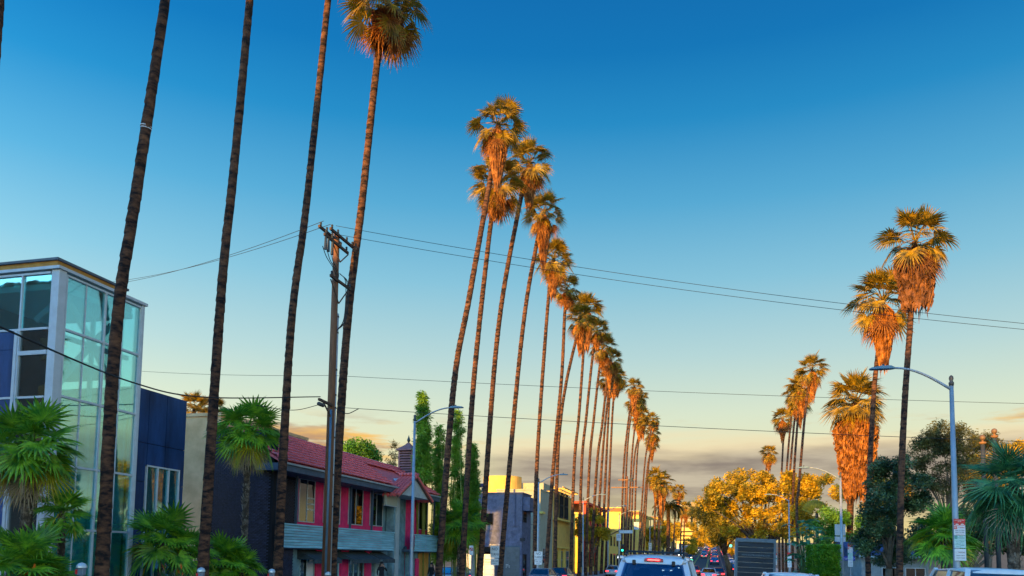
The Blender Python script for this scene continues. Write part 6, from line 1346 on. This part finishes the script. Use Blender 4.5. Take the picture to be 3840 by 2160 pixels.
    m = MB(); m.add([(-.83, 1.0, 1.14), (.83, 1.0, 1.14), (.66, yF+.02, zr-.09), (-.66, yF+.02, zr-.09)], [(0, 1, 2, 3)]); P('windscreen', m, car_glass)
    for x, y in ((-.4, .05), (.4, .05), (-.42, -.95), (.42, -.95)):
        m = MB(); m.prism([(x-.25, y, .75), (x+.25, y, .75), (x+.23, y-.06, 1.3), (x+.17, y-.08, 1.38), (x-.17, y-.08, 1.38), (x-.23, y-.06, 1.3)], (0, .13, 0)); se = P('seat', m, seat_m, bev=.04)
        hz = 1.40 if y > -.5 else 1.36; m = MB(); m.prism([(x-.13, y-.09, hz), (x+.13, y-.09, hz), (x+.15, y-.09, hz+.13), (x+.11, y-.09, hz+.22), (x-.11, y-.09, hz+.22), (x-.15, y-.09, hz+.13)], (0, .1, 0)); P('headrest', m, seat_m, se, bev=.03)
    m = MB(); m.cbox((0, .42, 1.70), (.27, .05, .085)); m.bar((0, .44, 1.74), (0, .40, 1.84), .02); P('rear_view_mirror', m, blackp, bev=.015)
    m = MB(); m.cbox((0, 1.1, 1.05), (1.6, .4, .14)); P('dashboard', m, seat_m)
    m = MB(); m.cbox((0, a-.05, .56), (1.8, .18, .24)); P('rear_bumper', m, blackp, bev=.04)
    m = MB(); m.cbox((0, a-.005, .86), (.32, .02, .16)); P('number_plate', m, plate_m)
    m = MB(); m.tube([(.72, .8, 1.1), (.75, .75, 1.9)], .006, 5); P('aerial', m, blackp)
suv()
# ---- box truck
def truck():
    X, Y = 1.78, 51.5; M = Matrix.Translation((X, Y, gz(Y))) @ Matrix.Rotation(R_(1.8), 4, 'Y'); t = link('box_truck', None, None, M); tag(t, 'box truck with dark roll up rear door in the right lane', 'truck')
    def P(n, m, mt, par=None, **k): return part(n, m, mt, par or t, M=M, **k)
    bw = mat('truck_white', (.58, .62, .64), .5, .15, 2); W2, z0, z1, L = 1.17, .95, 3.62, 5.2
    m = MB(); m.box(-W2, W2, .1, L, z0, z1); P('box', m, bw, bev=.03)
    m = MB(); m.box(-W2-.01, W2+.01, 0, .099, z1-.2, z1+.02); m.box(-W2-.01, -W2+.13, 0, .099, z0, z1-.2); m.box(W2-.13, W2+.01, 0, .099, z0, z1-.2); m.box(-W2, W2, 0, .099, z0-.15, z0); P('door_frame', m, mat('truck_frame', (.12, .16, .19), .55, .3, 3), bev=.01)
    dm = mat('truck_door', (.010, .022, .036), .6, .5, 2.2, stretch=(.4, 1, 3)); n = 8; hh = (z1-.2-z0)/n
    for k in range(n):
        m = MB(); m.box(-W2+.13, W2-.13, .06, .09, z0+k*hh+.012, z0+(k+1)*hh-.012); P('door_panel', m, dm, bev=.006)
    text('WWW.BOXTRUCKRENTAL.COM', .13, M @ frame_M((0, .052, z1-.2-hh*2.6), (1, 0, 0), (0, -1, 0)), mat('faint_letter', (.22, .28, .31), .6), t, sx=.85)
    m = MB(); m.cbox((0, .05, .62), (2.2, .16, .22)); P('rear_bumper', m, blackp)
    for s in (-1, 1):
        m = MB(); m.cbox((s*.95, -.01, .86), (.26, .06, .12)); P('tail_light', m, red_lens)
        m = MB(); m.cbox((s*.9, .06, z1-.08), (.07, .1, .05)); P('marker_light', m, red_lens)
        for y in (1.3, 6.2):
            m = MB(); m.tube([(s*.75, y, .45), (s*1.08, y, .45)], .45, 20); w = P('wheel', m, tyre_m); m = MB(); m.tube([(s*1.05, y, .45), (s*1.085, y, .45)], .24, 14); P('rim', m, rim_m, w)
        m = MB(); m.cbox((s*1.32, 6.4, 1.7), (.12, .16, .4)); P('wing_mirror', m, blackp)
    m = MB(); m.prism([(-1.0, L+.12, .6), (-1.0, L+2.2, .6), (-1.0, L+2.2, 1.25), (-1.0, L+1.3, 1.45), (-1.0, L+.85, 2.2), (-1.0, L+.12, 2.25)], (2.0, 0, 0)); P('cab', m, bw, bev=.06)
    m = MB(); m.box(-.9, .9, .2, L+2, .5, .75); P('chassis', m, blackp)
truck()
# ================================================================ people
skin = mat('skin', (.42, .24, .17), .6, .06); hair = mat('dark_hair', (.015, .012, .012), .6); black_cloth = mat('black_clothes', (.015, .016, .02), .9); jeans = mat('dark_trousers', (.03, .04, .06), .9)
def person(label, base, face, pose, height=1.68):
    s = height/1.7; t = thing('person', label, 'person', base, None, face); Mw = Matrix.Translation(V(base)) @ Matrix.Rotation(face, 4, 'Z') @ Matrix.Scale(s, 4)
    J = {'pel': (0, 0, .95, .15, .11), 'spi': (0, .01, 1.15, .14, .10), 'che': (0, .0, 1.35, .17, .11), 'nek': (0, 0, 1.47, .06, .06), 'hea': (0, -.02, 1.56, .07, .08), 'hd2': (0, -.03, 1.64, .075, .09),
         'lhi': (-.09, 0, .9, .1, .1), 'lkn': (-.1, -.02, .5, .065, .07), 'lan': (-.1, .03, .1, .045, .05), 'lto': (-.11, -.13, .04, .045, .03), 'rhi': (.09, 0, .9, .1, .1), 'rkn': (.1, -.05, .5, .065, .07), 'ran': (.1, .0, .1, .045, .05), 'rto': (.11, -.16, .04, .045, .03),
         'lsh': (-.18, 0, 1.40, .065, .065), 'rsh': (.18, 0, 1.40, .065, .065)}
    J.update(pose)
    E = [('pel', 'spi'), ('spi', 'che'), ('che', 'nek'), ('nek', 'hea'), ('hea', 'hd2'), ('pel', 'lhi'), ('lhi', 'lkn'), ('lkn', 'lan'), ('lan', 'lto'), ('pel', 'rhi'), ('rhi', 'rkn'), ('rkn', 'ran'), ('ran', 'rto'), ('che', 'lsh'), ('lsh', 'lel'), ('lel', 'lwr'), ('lwr', 'lha'), ('che', 'rsh'), ('rsh', 'rel'), ('rel', 'rwr'), ('rwr', 'rha')]
    for sd_ in 'lr':
        hx = V(J[sd_+'ha'][:3]); wv = V(J[sd_+'wr'][:3]); d = (hx-wv).normalized(); sx = d.cross(V((0, 1, 0))); sx = sx.normalized() if sx.length > .1 else V((1, 0, 0))
        for k in range(5):
            nm_ = sd_+'f%d' % k; off = (-.035+.02*k) if k < 4 else .05; ln = (.06, .075, .07, .055, .03)[k]; p = hx+sx*off*.9+d*.03*(k < 4); J[nm_] = (*p, .011, .011); q = p+d*ln+V((0, -.015, -.01)); J[nm_+'t'] = (*q, .008, .008); E += [(sd_+'ha', nm_), (nm_, nm_+'t')]
    ks = list(J); me = bpy.data.meshes.new('body'); me.from_pydata([J[k][:3] for k in ks], [(ks.index(a), ks.index(b)) for a, b in E], [])
    o = bpy.data.objects.new('b', me); COL.objects.link(o); bpy.context.view_layer.objects.active = o; sk = o.modifiers.new('skin', 'SKIN'); o.modifiers.new('sub', 'SUBSURF').render_levels = 1; o.modifiers['sub'].levels = 1
    for i, k in enumerate(ks): sv = me.skin_vertices[0].data[i]; sv.radius = (J[k][3], J[k][4]); sv.use_root = (k == 'pel')
    bm = bpy.data.meshes.new_from_object(o.evaluated_get(bpy.context.evaluated_depsgraph_get())); bpy.data.objects.remove(o); bm.materials.clear()
    for x in (black_cloth, skin, jeans): bm.materials.append(x)
    hands = [V(J['lha'][:3]), V(J['rha'][:3])]
    for p in bm.polygons:
        c = p.center; p.use_smooth = True; p.material_index = 1 if c.z > 1.46 or min((c-q).length for q in hands) < .13 else (2 if c.z < .9 else 0)
    bm.name = 'body'; bo = link('body', bm, t, Mw)
    hm_ = MB(); n, m_ = 12, 8; c = V((0, .005, 1.645)); vs = []
    for i in range(m_+1):
        th = math.pi*.62*i/m_
        for k in range(n):
            a = 2*math.pi*k/n; fr = math.sin(a) < -.35; zz = math.cos(th)*.125; rr = math.sin(th)*.105; vs.append(c+V((math.cos(a)*rr, math.sin(a)*rr*1.08+.012, zz if not (fr and zz < .03) else .03)))
    hm_.add(vs, [(i*n+k, i*n+(k+1) % n, (i+1)*n+(k+1) % n, (i+1)*n+k) for i in range(m_) for k in range(n)])
    for k in range(14):
        a = math.pi*(k/13)*1.1-.15; q = c+V((math.cos(a)*.098, math.sin(a)*.1+.01, -.03)); hm_.tube([q, q+V((math.cos(a)*.03, .02, -.13)), q+V((math.cos(a)*.02, .0, -.26))], [.035, .034, .015], 6)
    link('hair', hm_.mesh('hair', hair, True), t, Mw)
    f = MB(); f.lathe((0, -.118, 1.565), [(.006, 0), (.016, .008), (.009, .05)], 6); link('nose', f.mesh('nose', skin, True), bo, Mw)
    for x in (-.032, .032): f = MB(); f.lathe((x, -.098, 1.628), [(.003, -.008), (.011, 0), (.003, .008)], 8); link('eye', f.mesh('eye', hair), bo, Mw)
    f = MB(); f.cbox((0, -.107, 1.545), (.045, .012, .01)); link('mouth', f.mesh('mouth', mat('lips', (.30, .10, .09), .6)), bo, Mw)
    for x in (-.085, .085): f = MB(); f.lathe((x, -.015, 1.575), [(.006, 0), (.016, .03), (.008, .065)], 6); link('ear', f.mesh('ear', skin), bo, Mw)
Y = GY(1432, -19.3, 1.2); person('dark haired person in black raising a hand to the face by the shop door', (-19.3, Y, gz(Y)+.135), R_(40), {'lel': (-.27, -.02, 1.13, .05, .05), 'lwr': (-.25, -.12, .92, .037, .037), 'lha': (-.24, -.17, .84, .045, .03), 'rel': (.27, -.12, 1.2, .05, .05), 'rwr': (.12, -.24, 1.42, .037, .037), 'rha': (.06, -.2, 1.5, .045, .03)}, 1.68)
Y = GY(1618, -18.9, 1.2); person('person beside the wooden door partly hidden by a palm trunk', (-18.9, Y, gz(Y)+.135), R_(-20), {'lel': (-.26, .02, 1.13, .05, .05), 'lwr': (-.25, -.08, .9, .037, .037), 'lha': (-.25, -.11, .81, .045, .03), 'rel': (.26, .02, 1.13, .05, .05), 'rwr': (.25, -.1, .9, .037, .037), 'rha': (.25, -.13, .81, .045, .03)}, 1.66)
